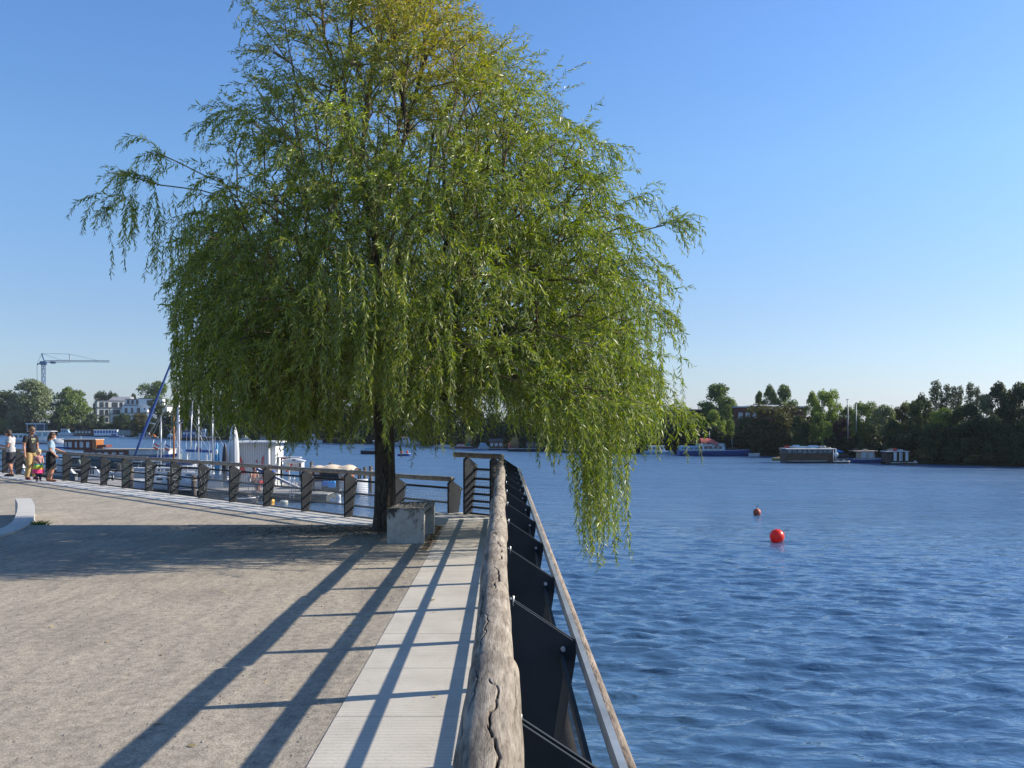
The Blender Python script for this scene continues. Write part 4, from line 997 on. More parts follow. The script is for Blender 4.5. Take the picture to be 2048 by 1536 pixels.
for k in range(3):
    px_ = 1477 + k * 14.2 + 4; ww = 9 / F * dD; za = zpx(837, dD); zc = zpx(826.5, dD); x = apx(px_, dD)
    pts = [(x - ww / 2, dD - .04, za), (x + ww / 2, dD - .04, za), (x + ww / 2, dD - .04, zc - .05)] + [(x + ww / 2 * math.cos(a), dD - .04, zc + .13 * math.sin(a)) for a in (R(30), R(60), R(90), R(120), R(150))] + [(x - ww / 2, dD - .04, zc - .05)]
    g = MB(); g.prism(pts, (0, .06, 0)); f_ = g.build('window', M_PALEW, bb)
    g = MB(); g.box((x, dD - .06, (za + zc) / 2), (.05, .03, zc - za)); g.box((x, dD - .06, lerp(za, zc, .6)), (ww, .03, .05)); g.build('frame', M_WHITE, f_)
b2 = thing('brick_building', 'dark brick building half hidden between the willow and the lone tree', 'building', at(1395, 142, zg))
x0, x1 = apx(1330, 142), apx(1418, 142); zt = zpx(821, 142)
g = MB(); g.box(((x0 + x1) / 2, 146, (zg + zt) / 2), (x1 - x0, 7, zt - zg)); g.build('wall', M_BRICKD, b2)
g = MB(); g.box(((x0 + x1) / 2, 146, zt + .1), (x1 - x0 + .3, 7.3, .2)); g.build('roof', M_SLATE, b2)
for k in range(4):
    g = MB(); g.box((apx(1350 + k * 13.5, 142), 142.44, zpx(840, 142)), (.62, .06, .7)); g.build('window', M_PALEW, b2)
b3 = thing('shed_building', 'low grey building between the two brick buildings', 'building', at(1463, 141, zg))
g = MB(); g.box((apx(1462, 141), 144, (zg + zpx(822, 141)) / 2), (1.9, 4, zpx(822, 141) - zg)); g.build('wall', M_SLATE, b3)
g = MB(); g.box((apx(1462, 141), 144, zpx(822, 141) + .06), (2.1, 4.2, .12)); g.build('roof', M_ROOFG, b3)
sh = thing('boat_shelter', 'pale roofed open shelter with a blue side on the far left bank', 'shelter', at(76, 338, WZ + 1))
g = MB(); g.box((apx(76, 338), 338, zpx(847.5, 338)), (7.4, 4, .5)); g.build('roof', M_ROOFL, sh)
M_BLUEB = mat('blue_boarding', (.06, .16, .26), .6, 0, .1, 1)
g = MB(); g.box((apx(78, 338), 339.2, zpx(854, 338)), (5.6, .2, 2)); g.build('side_panel', M_BLUEB, sh)
g = MB()
for sx in (-3.2, 0, 3.2):
    g = MB(); g.box((apx(76, 338) + sx, 336.4, zpx(855, 338)), (.2, .2, 2.6)); g.build('post', M_WHITE, sh)

# tower crane
M_CRB = mat('blue_crane_paint', (.09, .16, .30), .5, 0, .1, 1); M_CRY = mat('grey_crane_steel', (.42, .44, .46), .5, .2, .1, 1)
dK = 420.; kx = lambda p_: apx(p_, dK); kz = lambda q: zpx(q, dK)
cr = thing('tower_crane', 'blue tower crane with a long pale jib standing behind the far left trees', 'crane', (kx(87), dK, WZ + 2))
def lattice(mb, a, b, wd, r, step):
    a = Vector(a); b = Vector(b); L = (b - a).length; t = (b - a).normalized(); u = Vector((0, 1, 0)); v = t.cross(u).normalized()
    cs = [u * wd + v * wd, u * wd - v * wd, -u * wd - v * wd, -u * wd + v * wd]
    for c in cs: mb.bar(a + c, b + c, r, r)
    k = 0; s = 0
    while s < L - step * .5:
        for i in range(4):
            c0, c1 = cs[i], cs[(i + 1) % 4]
            if k % 2: c0, c1 = c1, c0
            mb.bar(a + t * s + c0, a + t * min(L, s + step) + c1, r * .6, r * .6)
        s += step; k += 1
g = MB(); lattice(g, (kx(87), dK, WZ + 2), (kx(87), dK, kz(724)), .62, .20, 1.8); g.build('mast', M_CRB, cr)
g = MB(); g.box((kx(87), dK, kz(726)), (2.6, 2, 1.6)); g.build('slewing_unit', M_CRB, cr)
g = MB(); g.bar((kx(88.5), dK, kz(722)), (kx(83.5), dK, kz(707)), .45, .45); g.build('apex', M_CRB, cr)
g = MB(); lattice(g, (kx(88), dK, kz(723)), (kx(140), dK, kz(722.2)), .42, .20, 1.5); lattice(g, (kx(140), dK, kz(722.2)), (kx(220), dK, kz(722.8)), .34, .17, 1.5); g.build('jib', M_CRY, cr)
g = MB(); g.bar((kx(88), dK, kz(723)), (kx(74), dK, kz(729)), .5, .4); g.build('counter_jib', M_CRB, cr)
g = MB(); g.bar((kx(140), dK, kz(721)), (kx(139), dK, kz(708)), .3, .3); g.build('strut', M_CRY, cr)
g = MB()
for a, b in [((83.5, 707), (139, 708)), ((139, 708), (200, 722)), ((83.5, 707), (125, 721)), ((83.5, 707), (74, 729)), ((74, 729), (74.3, 760))]: g.bar((kx(a[0]), dK, kz(a[1])), (kx(b[0]), dK, kz(b[1])), .14, .14)
g.build('stay_cable', M_CRY, cr)
g = MB(); g.box((kx(106), dK, kz(725)), (2.2, 1.2, 1.0)); g.build('trolley', M_CRB, cr)
# poles on the right bank
M_POLE = mat('grey_pole', (.30, .33, .36), .5, .3, .1, 2)
for px_, top, bt, dd, lab in [(1696, 799, 882, 103, 'tall lattice floodlight pole with a head at the top, on the right bank'), (1712.5, 806, 846, 105, 'plain grey pole right of the lattice floodlight pole'), (1725.5, 813, 832, 112, 'faint short pole, rightmost of the three poles on the right bank')]:
    t = thing('lamp_pole', lab, 'pole', (apx(px_, dd), dd, WZ + 1)); x = apx(px_, dd)
    g = MB(); g.tube([(x, dd, WZ + .8), (x, dd, zpx(top, dd))], [.06, .035], 6); g.build('pole', M_POLE, t)
    g = MB(); g.box((x - (.08 if top == 799 else 0), dd, zpx(top, dd)), (.24, .12, .08)); g.build('lamp_head', M_POLE, t)
    if top == 799:
        g = MB(); g.bar((x - .12, dd, zpx(top + 1, dd)), (x - .12, dd, zpx(top + 7, dd)), .03, .03); g.bar((x, dd, zpx(top + 7, dd)), (x - .12, dd, zpx(top + 7, dd)), .03, .03); g.build('bracket', M_POLE, t)
# ------------------------------------------------------------------ bench, buoys, litter
m, n, l, p = nodes_of('stained_concrete'); M_BCONC = m
tc = n.new('ShaderNodeTexCoord').outputs['Object']; sz_ = n.new('ShaderNodeSeparateXYZ'); l.new(tc, sz_.inputs[0])
nz_ = noise(n, l, mapping(n, l, tc, (1, 1, .55)), 5.5, 7, .72, .5); st_ = mathn(n, l, 'ADD', nz_, mathn(n, l, 'MULTIPLY', sz_.outputs[2], .62))      # black lichen creeping down from the top edge
c = ramp(n, l, noise(n, l, tc, 9, 5, .6), [(.3, (.34, .325, .28)), (.7, (.50, .485, .43))])
c = mixc(n, l, ramp(n, l, st_, [(.70, 0.), (.80, 1.)]), c, (.055, .053, .042)); c = mixc(n, l, 1., c, ramp(n, l, noise(n, l, tc, 90, 3, .7), [(.36, .6), (.44, 1.)]), 'MULTIPLY')
l.new(c, p.inputs['Base Color']); p.inputs['Roughness'].default_value = .92; l.new(bumpn(n, l, noise(n, l, tc, 60, 5, .7), .4, .006), p.inputs['Normal'])
M_SLAT = mat('weathered_grey_slats', (.30, .28, .25), .85, 0, .3, 12, .3, 60, c2=(.18, .165, .15), stretch=(1, .2, 1))
bn = thing('bench', 'concrete block bench with weathered slats at the foot of the willow', 'bench', (-1.37, 12.6, 0))
bx0, bx1, by0, by1, bh = -1.615, -1.10, 12.52, 13.72, .485
sk = .05       # the bench is turned a little
M_B = Matrix.Rotation(R(-3), 4, 'Z')
def bl(x, y, z): return Vector(((bx0 + bx1) / 2, by0, 0)) + M_B @ Vector((x, y, z))
g = MB()
ol = [(-.2575, 0, 0), (.2575, 0, 0), (.2575, 0, bh - .012), (.245, 0, bh), (-.245, 0, bh), (-.2575, 0, bh - .012)]
g.prism([bl(*q) for q in ol], M_B @ Vector((0, .13, 0))); g.build('side_slab', M_BCONC, bn)
g = MB(); g.prism([bl(x, 1.07, z) for x, y, z in ol], M_B @ Vector((0, .13, 0))); g.build('side_slab', M_BCONC, bn)
for k in range(7):
    x = -.225 + k * .075
    g = MB(); a = bl(x, .135, bh - .03); b = bl(x, 1.065, bh - .03); g.bar(a, b, .036, .06); g.build('slat', M_SLAT, bn)
for yy in (.35, .6, .85):
    g = MB(); g.bar(bl(-.24, yy, bh - .075), bl(.24, yy, bh - .075), .03, .03); g.build('crossbar', M_STEEL, bn)

m, n, l, p = nodes_of('orange_red_buoy_plastic'); M_BUOY = m
p.inputs['Base Color'].default_value = (.80, .045, .025, 1); p.inputs['Roughness'].default_value = .35
tr = n.new('ShaderNodeBsdfTranslucent'); tr.inputs[0].default_value = (.9, .07, .03, 1); mx = n.new('ShaderNodeMixShader'); mx.inputs[0].default_value = .35
l.new(p.outputs[0], mx.inputs[1]); l.new(tr.outputs[0], mx.inputs[2]); l.new(mx.outputs[0], n['Material Output'].inputs[0])
M_BUOYD = mat('faded_red_buoy', (.42, .075, .035), .55, 0, .12, 4)
def buoy(px, pyw, rpx, m_, label, tilt):
    d = wdep(pyw); r = rpx / F * d; x = (px - VX) / F * d; c = Vector((x, d, WZ + r * .72))
    t = thing('mooring_buoy', label, 'buoy', (x, d, WZ))
    g = MB(); g.sphere(c, r, 32, 20); g.build('float', m_, t)
    ax = Vector((math.sin(tilt), 0, math.cos(tilt)))
    g = MB(); g.tube([c + ax * r * .96, c + ax * r * 1.12], r * .16, 12)
    rg_ = [c + ax * r * 1.22 + Vector((math.cos(a) * .11 * r, 0, math.sin(a) * .11 * r)) for a in [k * math.pi / 5 for k in range(11)]]; g.tube(rg_, r * .03, 6); g.build('lifting_eye', M_GALV, t)
    return t, c, r, ax
t, c, r, ax = buoy(1554, 1083, 14.5, M_BUOY, 'large bright red round buoy, nearer to the railing', R(62))
g = MB(); g.tube([c + ax * r * 1.1, c + ax * r * 1.5 + Vector((0, 0, .05)), c + ax * r * 1.9 + Vector((0, 0, .0))], .008, 6); g.build('rope_tail', M_DTIM, t)
t, c, r, ax = buoy(1514, 1030, 7.6, M_BUOYD, 'small faded red buoy floating farther out than the large one', R(0))
g = MB(); g.tube([c + Vector((0, 0, r)), c + Vector((.02, 0, r + .10)), c + Vector((.06, 0, r + .16))], .012, 6); g.build('rope_tail', M_DTIM, t)

# fallen leaves on the gravel and weeds
M_YLEAF = mat('fallen_yellow_leaf', (.42, .30, .06), .7, 0, .3, 9, c2=(.30, .24, .12))
rg = np.random.default_rng(3)
P = np.stack([rg.uniform(-6, -.2, 70), rg.uniform(3.6, 14.5, 70), np.full(70, .008)], 1)
P[:, 2] += np.where(P[:, 0] > -.95, .006, 0)
v, f = quads(P, np.tile([[0, 0, 3.]], (70, 1)), rg.uniform(.014, .03, 70), rg, 2.2)
v[:, 2] = np.maximum(v[:, 2], .004); tag(np_mesh('fallen_leaves', v, f, [M_YLEAF], None), 'yellow willow leaves scattered on the gravel and walkway', 'leaves', kind='stuff')
P = np.stack([rg.uniform(-7, -.96, 2600), rg.uniform(2.4, 12.5, 2600), np.full(2600, .003)], 1)
M_PEB = mat('loose_pebble', (.30, .28, .25), .9, 0, .5, 30, c2=(.12, .11, .10))
s_ = rg.uniform(.003, .009, len(P)); th = np.array([[1, 0, 0], [0, 1, 0], [-1, 0, 0], [0, -1, 0], [0, 0, .8]], float)
v = (P[:, None] + th[None] * s_[:, None, None] * rg.uniform(.7, 1.3, (len(P), 5, 1))).reshape(-1, 3); f = (np.arange(len(P))[:, None, None] * 5 + np.array([[0, 1, 4, 4], [1, 2, 4, 4], [2, 3, 4, 4], [3, 0, 4, 4]])[None]).reshape(-1, 4)
v2 = v; f3_ = f[:, :3]
tag(np_mesh('loose_pebbles', v2, f3_, [M_PEB], None), 'loose small stones lying on the compacted gravel', 'pebbles', kind='stuff')
P = np.stack([rg.normal(-2.2, 1.1, 3200), rg.normal(14.1, .42, 3200), np.full(3200, .006)], 1); P = P[(P[:, 0] < -.98) & (P[:, 1] < CY - .03) & (P[:, 0] > -5.5) & (P[:, 1] > 12.6)]
P2 = np.stack([-1.0 - np.abs(rg.normal(0, .06, 500)), rg.uniform(11.8, 14.7, 500), np.full(500, .006)], 1); P = np.concatenate([P, P2])
v, f = quads(P, np.tile([[0, 0, 3.]], (len(P), 1)), rg.uniform(.012, .030, len(P)), rg, 2.4); v[:, 2] = np.maximum(v[:, 2], .004)
tag(np_mesh('leaf_litter', v, f, [mat('brown_leaf_litter', (.20, .14, .07), .9, 0, .3, 9, c2=(.07, .05, .03))], None), 'brown leaf litter on the ground around the willow trunk and bench', 'leaves', kind='stuff')
def grass(name, label, c, rx, n_, h, seed):
    rg = np.random.default_rng(seed); P = np.array(c) + rg.normal(0, 1, (n_, 3)) * np.array([rx, rx * .6, 0]); d = rg.normal(0, .45, (n_, 3)); d[:, 2] = 1; hh = rg.uniform(.4, 1.1, n_)[:, None] * h; s = np.cross(d, rg.normal(0, 1, (n_, 3))); s /= np.linalg.norm(s, axis=1)[:, None]; s *= .004
    v = np.stack([P - s, P + s, P + d * hh * .6 + s * .7, P + d * hh + np.array([[0, 0, -.02]])], 1).reshape(-1, 3)
    o = np_mesh(name, v, np.arange(n_ * 4).reshape(-1, 4), [M_FOL], None); o.color = (.10, .16, .03, 1); tag(o, label, 'weeds', kind='stuff')
grass('grass_tuft', 'green grass tuft beside the curved kerb wall', (-7.70, 14.95, -.06), .07, 260, .15, 1)
grass('grass_tuft', 'small weed growing on the lower walkway strip left of the willow', (-2.75, 15.6, -.34), .05, 90, .10, 2)
grass('grass_tuft', 'weeds along the wall of the raised end slab behind the bench', (-1.02, 15.35, -.33), .10, 160, .22, 4)

# ------------------------------------------------------------------ boats
M_HW = mat('white_hull', (.60, .61, .62), .35, 0, .04, 1, coat=.3); M_HB = mat('blue_hull', (.025, .075, .25), .4, 0, .12, 1); M_HK = mat('black_hull', (.02, .022, .03), .4, 0, .1, 1)
M_HGR = mat('grey_green_hull', (.14, .17, .17), .5, 0, .1, 1); M_HBR = mat('brown_hull', (.13, .075, .04), .6, 0, .2, 2)
M_VAR = mat('varnished_wood', (.36, .13, .035), .35, 0, .2, 5, coat=.4); M_MAH = mat('dark_mahogany', (.16, .045, .025), .4, 0, .15, 4)
M_DECK = mat('tan_deck', (.42, .35, .27), .8, 0, .12, 4); M_TAN = mat('tan_canvas', (.62, .50, .36), .85, 0, .08, 2); M_SAILC = mat('blue_canvas', (.03, .075, .25), .8, 0, .15, 3)
M_LBLUE = mat('light_blue_paint', (.26, .42, .55), .5, 0, .1, 2); M_RED = mat('red_paint', (.50, .05, .035), .5, 0, .12, 3); M_REDC = mat('red_canvas', (.48, .10, .09), .85, 0, .15, 2)
M_ALU = mat('aluminium_mast', (.45, .47, .49), .35, .5, .05, 1); M_TEAL = mat('tinted_glass', (.16, .30, .32), .15, 0, .15, 2, spec=.7)
M_BTAR = mat('bright_blue_tarp', (.03, .24, .72), .6, 0, .12, 4); M_GTAR = mat('lime_green_cloth', (.33, .55, .05), .7, 0, .1, 4); M_ORG = mat('orange_paint', (.75, .20, .03), .5, 0, .1, 3)
M_YEL = mat('yellow_drum_plastic', (.80, .42, .04), .45, 0, .08, 3); M_CORR = None; M_PILE = mat('mooring_pile_wood', (.10, .085, .075), .9, 0, .3, 4, .4, 30)
M_CLEARC = mat('milky_window_foil', (.50, .52, .52), .3, 0, .12, 1.5)
def hull(mb, L, B, H, keel=-.25, bow=.28, sheer=.18, n=14, stern=.85):
    rows = []
    for i in range(n + 1):
        t = i / n; x = -L / 2 + L * t; w = B / 2 * (stern + (1 - stern) * math.sin(math.pi * min(1, t * 1.3 + .05) / 2)) * (1 if t < 1 - bow else math.sqrt(max(0, 1 - ((t - 1 + bow) / bow) ** 2)) * .985 + .015)
        z = H * (1 + sheer * (t - .35) ** 2 * 2.2); rk = .10 * L * max(0, (t - .8) / .2) * 0
        rows.append([(x + rk, -w, z), (x, -w * .93, H * .35), (x, -w * .55, keel), (x, w * .55, keel), (x, w * .93, H * .35), (x, w, z)])
    mb.grid(rows, True); mb.grid([[r_[0], r_[5]] for r_ in rows], False); mb.poly(rows[0][::-1]); return rows
def boat(name, label, px, pyw, Lpx, spec, rz=0, cat='boat', beam=None, hm=None, H=.7, group=None, dep=None, flip=False):
    "spec: list of (part, material, x0, x1, z0, z1, half width, slant, windows(n, z0, z1, material))  x in fractions of the length"
    d = dep or wdep(pyw); L = Lpx / F * d / max(.35, abs(math.cos(rz))); B = beam or L * .28
    t = thing(name, label, cat, ((px - VX) / F * d, d + B * .4, WZ), group, rz + (math.pi if flip else 0))
    g = MB(); hull(g, L, B, H); g.build('hull', hm or M_HW, t, world=False)
    g = MB(); n_ = 15; rows = []
    for i in range(n_):      # rubbing strake
        tt = i / (n_ - 1) * .96
        x = -L / 2 + L * tt; w = B / 2 * (.85 + .15 * math.sin(math.pi * min(1, tt * 1.3 + .05) / 2)) * (1 if tt < .72 else math.sqrt(max(0, 1 - ((tt - .72) / .28) ** 2))) ; rows.append(Vector((x, -w - .015, H * (1 + .18 * (tt - .35) ** 2 * 2.2) - .05)))
    g.tube(rows, .03, 5); g.tube([Vector((v.x, -v.y, v.z)) for v in rows], .03, 5); g.build('gunwale', M_GREYP if hm is M_HW else M_WHITE, t, world=False)
    for s in spec:
        part, m_, x0, x1, z0, z1, hw, sl, wn = (list(s) + [None] * 9)[:9]
        x0 = (x0 - .5) * L; x1 = (x1 - .5) * L; hw = hw * B; sl = (sl or 0)
        g = MB(); vs = [(x0, -hw, z0), (x1, -hw, z0), (x1, hw, z0), (x0, hw, z0), (x0 + sl * .4, -hw * .93, z1), (x1 - sl, -hw * .93, z1), (x1 - sl, hw * .93, z1), (x0 + sl * .4, hw * .93, z1)]
        g.add(vs, [(0,3,2,1),(4,5,6,7),(0,1,5,4),(1,2,6,5),(2,3,7,6),(3,0,4,7)]); po = g.build(part, m_, t, world=False)
        if wn:
            k_, wz0, wz1, wm = wn
            for j in range(k_):
                a = lerp(x0, x1 - sl, (j + .18) / k_); b = lerp(x0, x1 - sl, (j + .82) / k_)
                for sy in (-1, 1):
                    za = lerp(z0, z1, wz0); zb = lerp(z0, z1, wz1); ya = sy * (hw * (1 - .07 * wz0) + .012); yb = sy * (hw * (1 - .07 * wz1) + .012)
                    g = MB(); g.prism([(a, ya, za), (b, ya, za), (b, yb, zb), (a, yb, zb)], (0, -sy * .03, 0)); g.build('window', wm, po, world=False)
    return t, L, B
W2 = lambda n_, a=.35, b=.8, m_=M_PANE: (n_, a, b, m_)
# far left
CR, L_, B_ = boat('motor_cruiser', 'white passenger cruiser with red boot stripe crossing the water behind the people', 66, 888, 112, [
    ('cabin', M_HW, .06, .42, .9, 2.0, .36, .2, W2(4)), ('cabin', M_HW, .42, .82, .9, 2.55, .38, .5, W2(3, .4, .85, M_TEAL)), ('roof', M_WHITE, .40, .84, 2.56, 2.68, .44, .3), ('roof', M_LBLUE, .04, .43, 2.01, 2.1, .40, 0), ('side_panel', mat('dark_red_stripe', (.16, .03, .03), .5, 0, .1, 1), .05, .9, .02, .16, .47, 0)], H=.95, beam=3)
for k, (x, z) in enumerate([(-3.2, .9), (-.6, .9), (.1, .9)]): pass
boat('motor_boat', 'blue and white cabin boat moored right of the crossing cruiser', 131, 872, 32, [('cabin', M_LBLUE, .15, .75, .9, 2.4, .36, .9, W2(4)), ('roof', M_WHITE, .18, .68, 2.41, 2.5, .38, 0)], H=1.1)
boat('houseboat', 'dark brown houseboat left of the white one on the far bank', 166, 872, 38, [('cabin', M_HBR, .05, .95, .5, 2.0, .44, .1, W2(5, .35, .8, M_CLEARC)), ('roof', M_SLATE, .03, .97, 2.0, 2.15, .48, 0)], H=.5, hm=M_HK, cat='houseboat')
boat('houseboat', 'long white houseboat with small square windows on the far left bank', 211, 873.5, 48, [('cabin', mat('white_boarding', (.66, .70, .74), .6, 0, .05, 2), .02, .98, .4, 2.25, .46, 0, W2(8, .45, .85, M_SAILC)), ('roof', M_WHITE, .0, 1, 2.26, 2.36, .5, 0)], H=.45, hm=M_HK, cat='houseboat')
boat('houseboat', 'grey green glazed houseboat right of the long white one', 249, 874, 26, [('cabin', M_HGR, .03, .97, .4, 2.2, .44, .1, W2(5, .2, .85, M_TEAL)), ('roof', M_GREYP, .0, 1, 2.2, 2.3, .5, 0)], H=.4, hm=M_HK, cat='houseboat')
boat('motor_boat', 'small dark blue boat lying in front of the long white houseboat', 229, 875, 24, [('cabin', M_SAILC, .2, .7, .5, 1.1, .36, .4, W2(2))], H=.5, hm=M_HB)
boat('motor_boat', 'small white boat lying in front of the grey green houseboat', 245, 876.5, 12, [('cabin', M_LBLUE, .3, .7, .4, .9, .3, .3, W2(1))], H=.45)
boat('motor_boat', 'low white boat under the blue sloping boom', 284, 877.5, 34, [('cabin', M_LBLUE, .25, .6, .5, 1.5, .36, .5, W2(2)), ('windscreen', M_TEAL, .6, .64, .5, 1.1, .3, .1)], H=.5)
boat('motor_boat', 'grey boat with an orange red cover beside the low white one', 304, 877, 24, [('cover', M_ORG, .2, .8, .5, 1.15, .3, .6), ('cabin', M_GREYP, .0, .25, .5, 1.7, .3, 0, W2(1))], H=.5, hm=M_HGR)
boat('motor_boat', 'light blue covered boat left of the wooden mast', 342, 878, 20, [('cover', M_LBLUE, .1, .8, .5, 1.3, .36, .5), ('cabin', M_WHITE, .3, .5, 1.3, 1.6, .2, .1)], H=.55, hm=M_HK)
boat('barge', 'dark blue barge moored behind the masts', 392, 881, 66, [('cabin', M_HB, .08, .62, .8, 2.4, .4, .2, W2(5, .4, .75, M_CLEARC)), ('wheelhouse', M_LBLUE, .66, .78, .9, 2.9, .3, .1, W2(1))], H=.9, hm=M_HK, cat='barge')
boat('motor_boat', 'white open boat moored behind the upright white hull', 488, 881.5, 28, [('cabin', M_HW, .3, .7, .5, 1.3, .34, .5, W2(2)), ('windscreen', M_TEAL, .7, .73, .5, 1.1, .3, .1)], H=.55)
boat('motor_boat', 'light grey boat moored just behind the kiosk', 525, 883, 24, [('cabin', M_GREYP, .25, .75, .5, 1.2, .34, .5, W2(2))], H=.5, hm=M_HGR)
boat('motor_boat', 'white motor boat seen under the willow left of its trunk', 626, 887, 36, [('cabin', M_HW, .2, .75, .6, 1.9, .36, .8, W2(3)), ('roof', M_WHITE, .22, .55, 1.9, 1.98, .38, 0)], H=.65)
boat('patrol_boat', 'black hulled boat with a light blue wheelhouse beside the willow trunk', 754, 908.5, 66, [('wheelhouse', M_LBLUE, .38, .68, .5, 1.75, .30, .2, W2(2, .45, .85)), ('cabin', M_LBLUE, .12, .38, .5, .9, .30, .1), ('roof', M_WHITE, .36, .68, 1.76, 1.82, .32, 0)], H=.55, hm=M_HK, beam=1.5)
g_, L_, B_ = boat('dinghy', 'dark inflatable dinghy carrying orange vests right of the willow trunk', 808, 912, 26, [('thwart', M_HK, .2, .7, .15, .3, .35, 0)], H=.32, hm=M_HB, beam=.8)
DING = g_
boat('motor_boat', 'white boat with an orange roof seen right of the willow trunk', 815, 891, 50, [('cabin', M_HW, .15, .62, .6, 1.6, .36, .4, W2(3)), ('roof', M_ORG, .25, .5, 1.6, 1.85, .3, .1), ('cabin', M_HW, .62, .9, .6, 1.1, .3, .5)], H=.6)
boat('motor_boat', 'slim white motor boat moored at the middle of the far bank', 884, 894.5, 32, [('cabin', M_HW, .35, .7, .3, .65, .34, .5, W2(2)), ('windscreen', M_TEAL, .7, .73, .3, .6, .3, .1)], H=.4)
boat('motor_boat', 'red open boat with small windows moored beside the slim white one', 928, 897, 38, [('cabin', M_RED, .1, .6, .3, .75, .36, .2, W2(5, .3, .8, M_WHITE)), ('cover', mat('green_tarp', (.03, .16, .11), .7, 0, .1, 2), .6, .85, .3, 1.0, .3, .3)], H=.35, hm=M_MAH)
boat('motor_boat', 'light blue tarpaulined boat beside the brown houseboat', 968, 898, 24, [('cover', mat('pale_blue_tarp', (.35, .50, .62), .7, 0, .08, 2), .05, .9, .2, 1.0, .4, .6)], H=.35)
boat('houseboat', 'brown houseboat with a grey roof seen above the end railing', 996, 900, 38, [('cabin', M_HBR, .05, .80, .2, 1.35, .42, .1, (3, .35, .75, M_PALEW)), ('roof', M_SLATE, .0, .85, 1.36, 1.75, .5, .5)], H=.25, hm=M_HK, cat='houseboat')
boat('barge', 'dark cluttered work barge under the right side of the willow', 1052, 903, 74, [('crate', M_HBR, .1, .3, .4, .9, .3, 0), ('cover', M_REDC, .02, .08, .4, 1.2, .2, 0), ('cabin', M_HK, .5, .85, .4, 1.4, .36, .1, W2(3))], H=.45, hm=M_HK, cat='barge')
boat('houseboat', 'dark houseboat hidden behind the hanging willow strands', 1160, 905, 80, [('cabin', M_HBR, .1, .9, .4, 1.6, .4, .1, W2(5)), ('roof', M_SLATE, .08, .92, 1.6, 1.75, .46, .2)], H=.4, hm=M_HK, cat='houseboat')
# right
boat('motor_boat', 'white cabin boat left of the long blue barge, half behind the willow', 1318, 909, 60, [('cabin', M_HW, .15, .75, .4, 1.1, .36, .4, W2(4)), ('roof', M_WHITE, .13, .7, 1.1, 1.16, .4, 0)], H=.45, hm=M_LBLUE)
t, L_, B_ = boat('barge', 'long blue barge with white deckhouses under a red awning', 1432, 912, 146, [('deckhouse', M_LBLUE, .02, .30, .62, 1.25, .38, .1, W2(3, .4, .7)), ('deckhouse', M_HW, .26, .62, .62, 1.5, .38, .2, W2(5, .3, .7)), ('roof', M_GREYP, .24, .62, 1.5, 1.56, .42, .0), ('wheelhouse', M_LBLUE, .54, .64, .62, 1.55, .30, .1, W2(1, .4, .85)), ('cover', M_DTIM, .64, .84, .62, 1.0, .30, .3)], H=.72, hm=M_HB, beam=2.2, cat='barge')
g = MB(); r_ = []
for i in range(9):
    x = lerp(-1.9, .35, i / 8); h = 2.22 if i < 6 else lerp(2.2, 1.75, (i - 5) / 3); r_.append([(x, -.95, h - .62 + .05 * math.sin(i * 2.)), (x, -.75, h - .12), (x, 0, h), (x, .75, h - .12), (x, .95, h - .6)])
g.grid(r_, True); g.build('awning', M_REDC, t, world=False)
g = MB()
for x in (-1.8, -.4, .3): g.tube([(x, -.9, .7), (x, -.9, 1.7)], .025, 5); g.tube([(x, .9, .7), (x, .9, 1.7)], .025, 5)
g.build('awning_frame', M_GALV, t, world=False)
g = MB(); g.tube([(-.6, 0, 1.6), (-.6, 0, 3.1)], .025, 5); g.build('mast', M_ALU, t, world=False)
g = MB(); g.tube([(2.3, 0, .7), (2.2, 0, 2.2)], .025, 5); g.build('flag_staff', M_ALU, t, world=False)
g = MB(); tr_ = [Vector((-.95 + .14 * math.cos(a), -.88, 1.12 + .14 * math.sin(a))) for a in [k * math.pi / 8 for k in range(17)]]; g.tube(tr_, .04, 6); g.build('lifebuoy', M_RED, t, world=False)
boat('rowing_boat', 'small white rowing boat with a brown rim right of the blue barge bow', 1510, 912.5, 22, [('thwart', M_VAR, .3, .4, .28, .33, .4, 0), ('thwart', M_VAR, .6, .68, .28, .33, .36, 0)], H=.36, hm=M_WHITE, beam=.6)
hb, L_, B_ = boat('houseboat', 'long low brown houseboat with a band of windows and a pale flat roof', 1620, 926, 96, [('cabin', mat('brown_boarding', (.10, .055, .028), .8, 0, .3, 7), .0, .98, .22, 1.0, .46, 0), ('cabin', mat('dark_window_band', (.05, .05, .05), .5, 0, .1, 2), .02, .97, 1.0, 1.42, .44, 0, (9, .08, .92, mat('dusty_glass', (.20, .24, .26), .25, 0, .4, 3))), ('roof', M_ROOFL, -.01, 1.02, 1.43, 1.50, .52, 0)], H=.25, hm=M_HK, beam=2.4, cat='houseboat')
g = MB(); g.box((-.2, 0, 1.62), (3.2, 1.0, .14)); g.box((-1.1, .1, 1.74), (.6, .4, .16)); g.box((.6, -.2, 1.73), (.9, .4, .1)); g.build('roof_load', M_LBLUE, hb, world=False)
for k_, (x_, y_, w_, h_, m__) in enumerate([(-1.9, .3, .5, .22, M_RED), (-1.5, -.3, .3, .16, M_DECK), (.2, .2, .35, .2, M_DTIM), (1.2, -.3, .45, .14, M_HBR), (1.7, .1, .25, .24, M_GREYP), (2.1, -.2, .4, .1, M_DECK)]):
    g = MB(); g.box((x_, y_, 1.50 + h_ / 2 + .002), (w_, .5, h_), R(12 * k_)); g.build('roof_box', m__, hb, world=False)
g = MB(); g.sphere((L_ / 2 + .18, -1.0, .85), .26, 14, 10, (1, .5, 1)); g.build('sun_umbrella', M_LBLUE, hb, world=False)
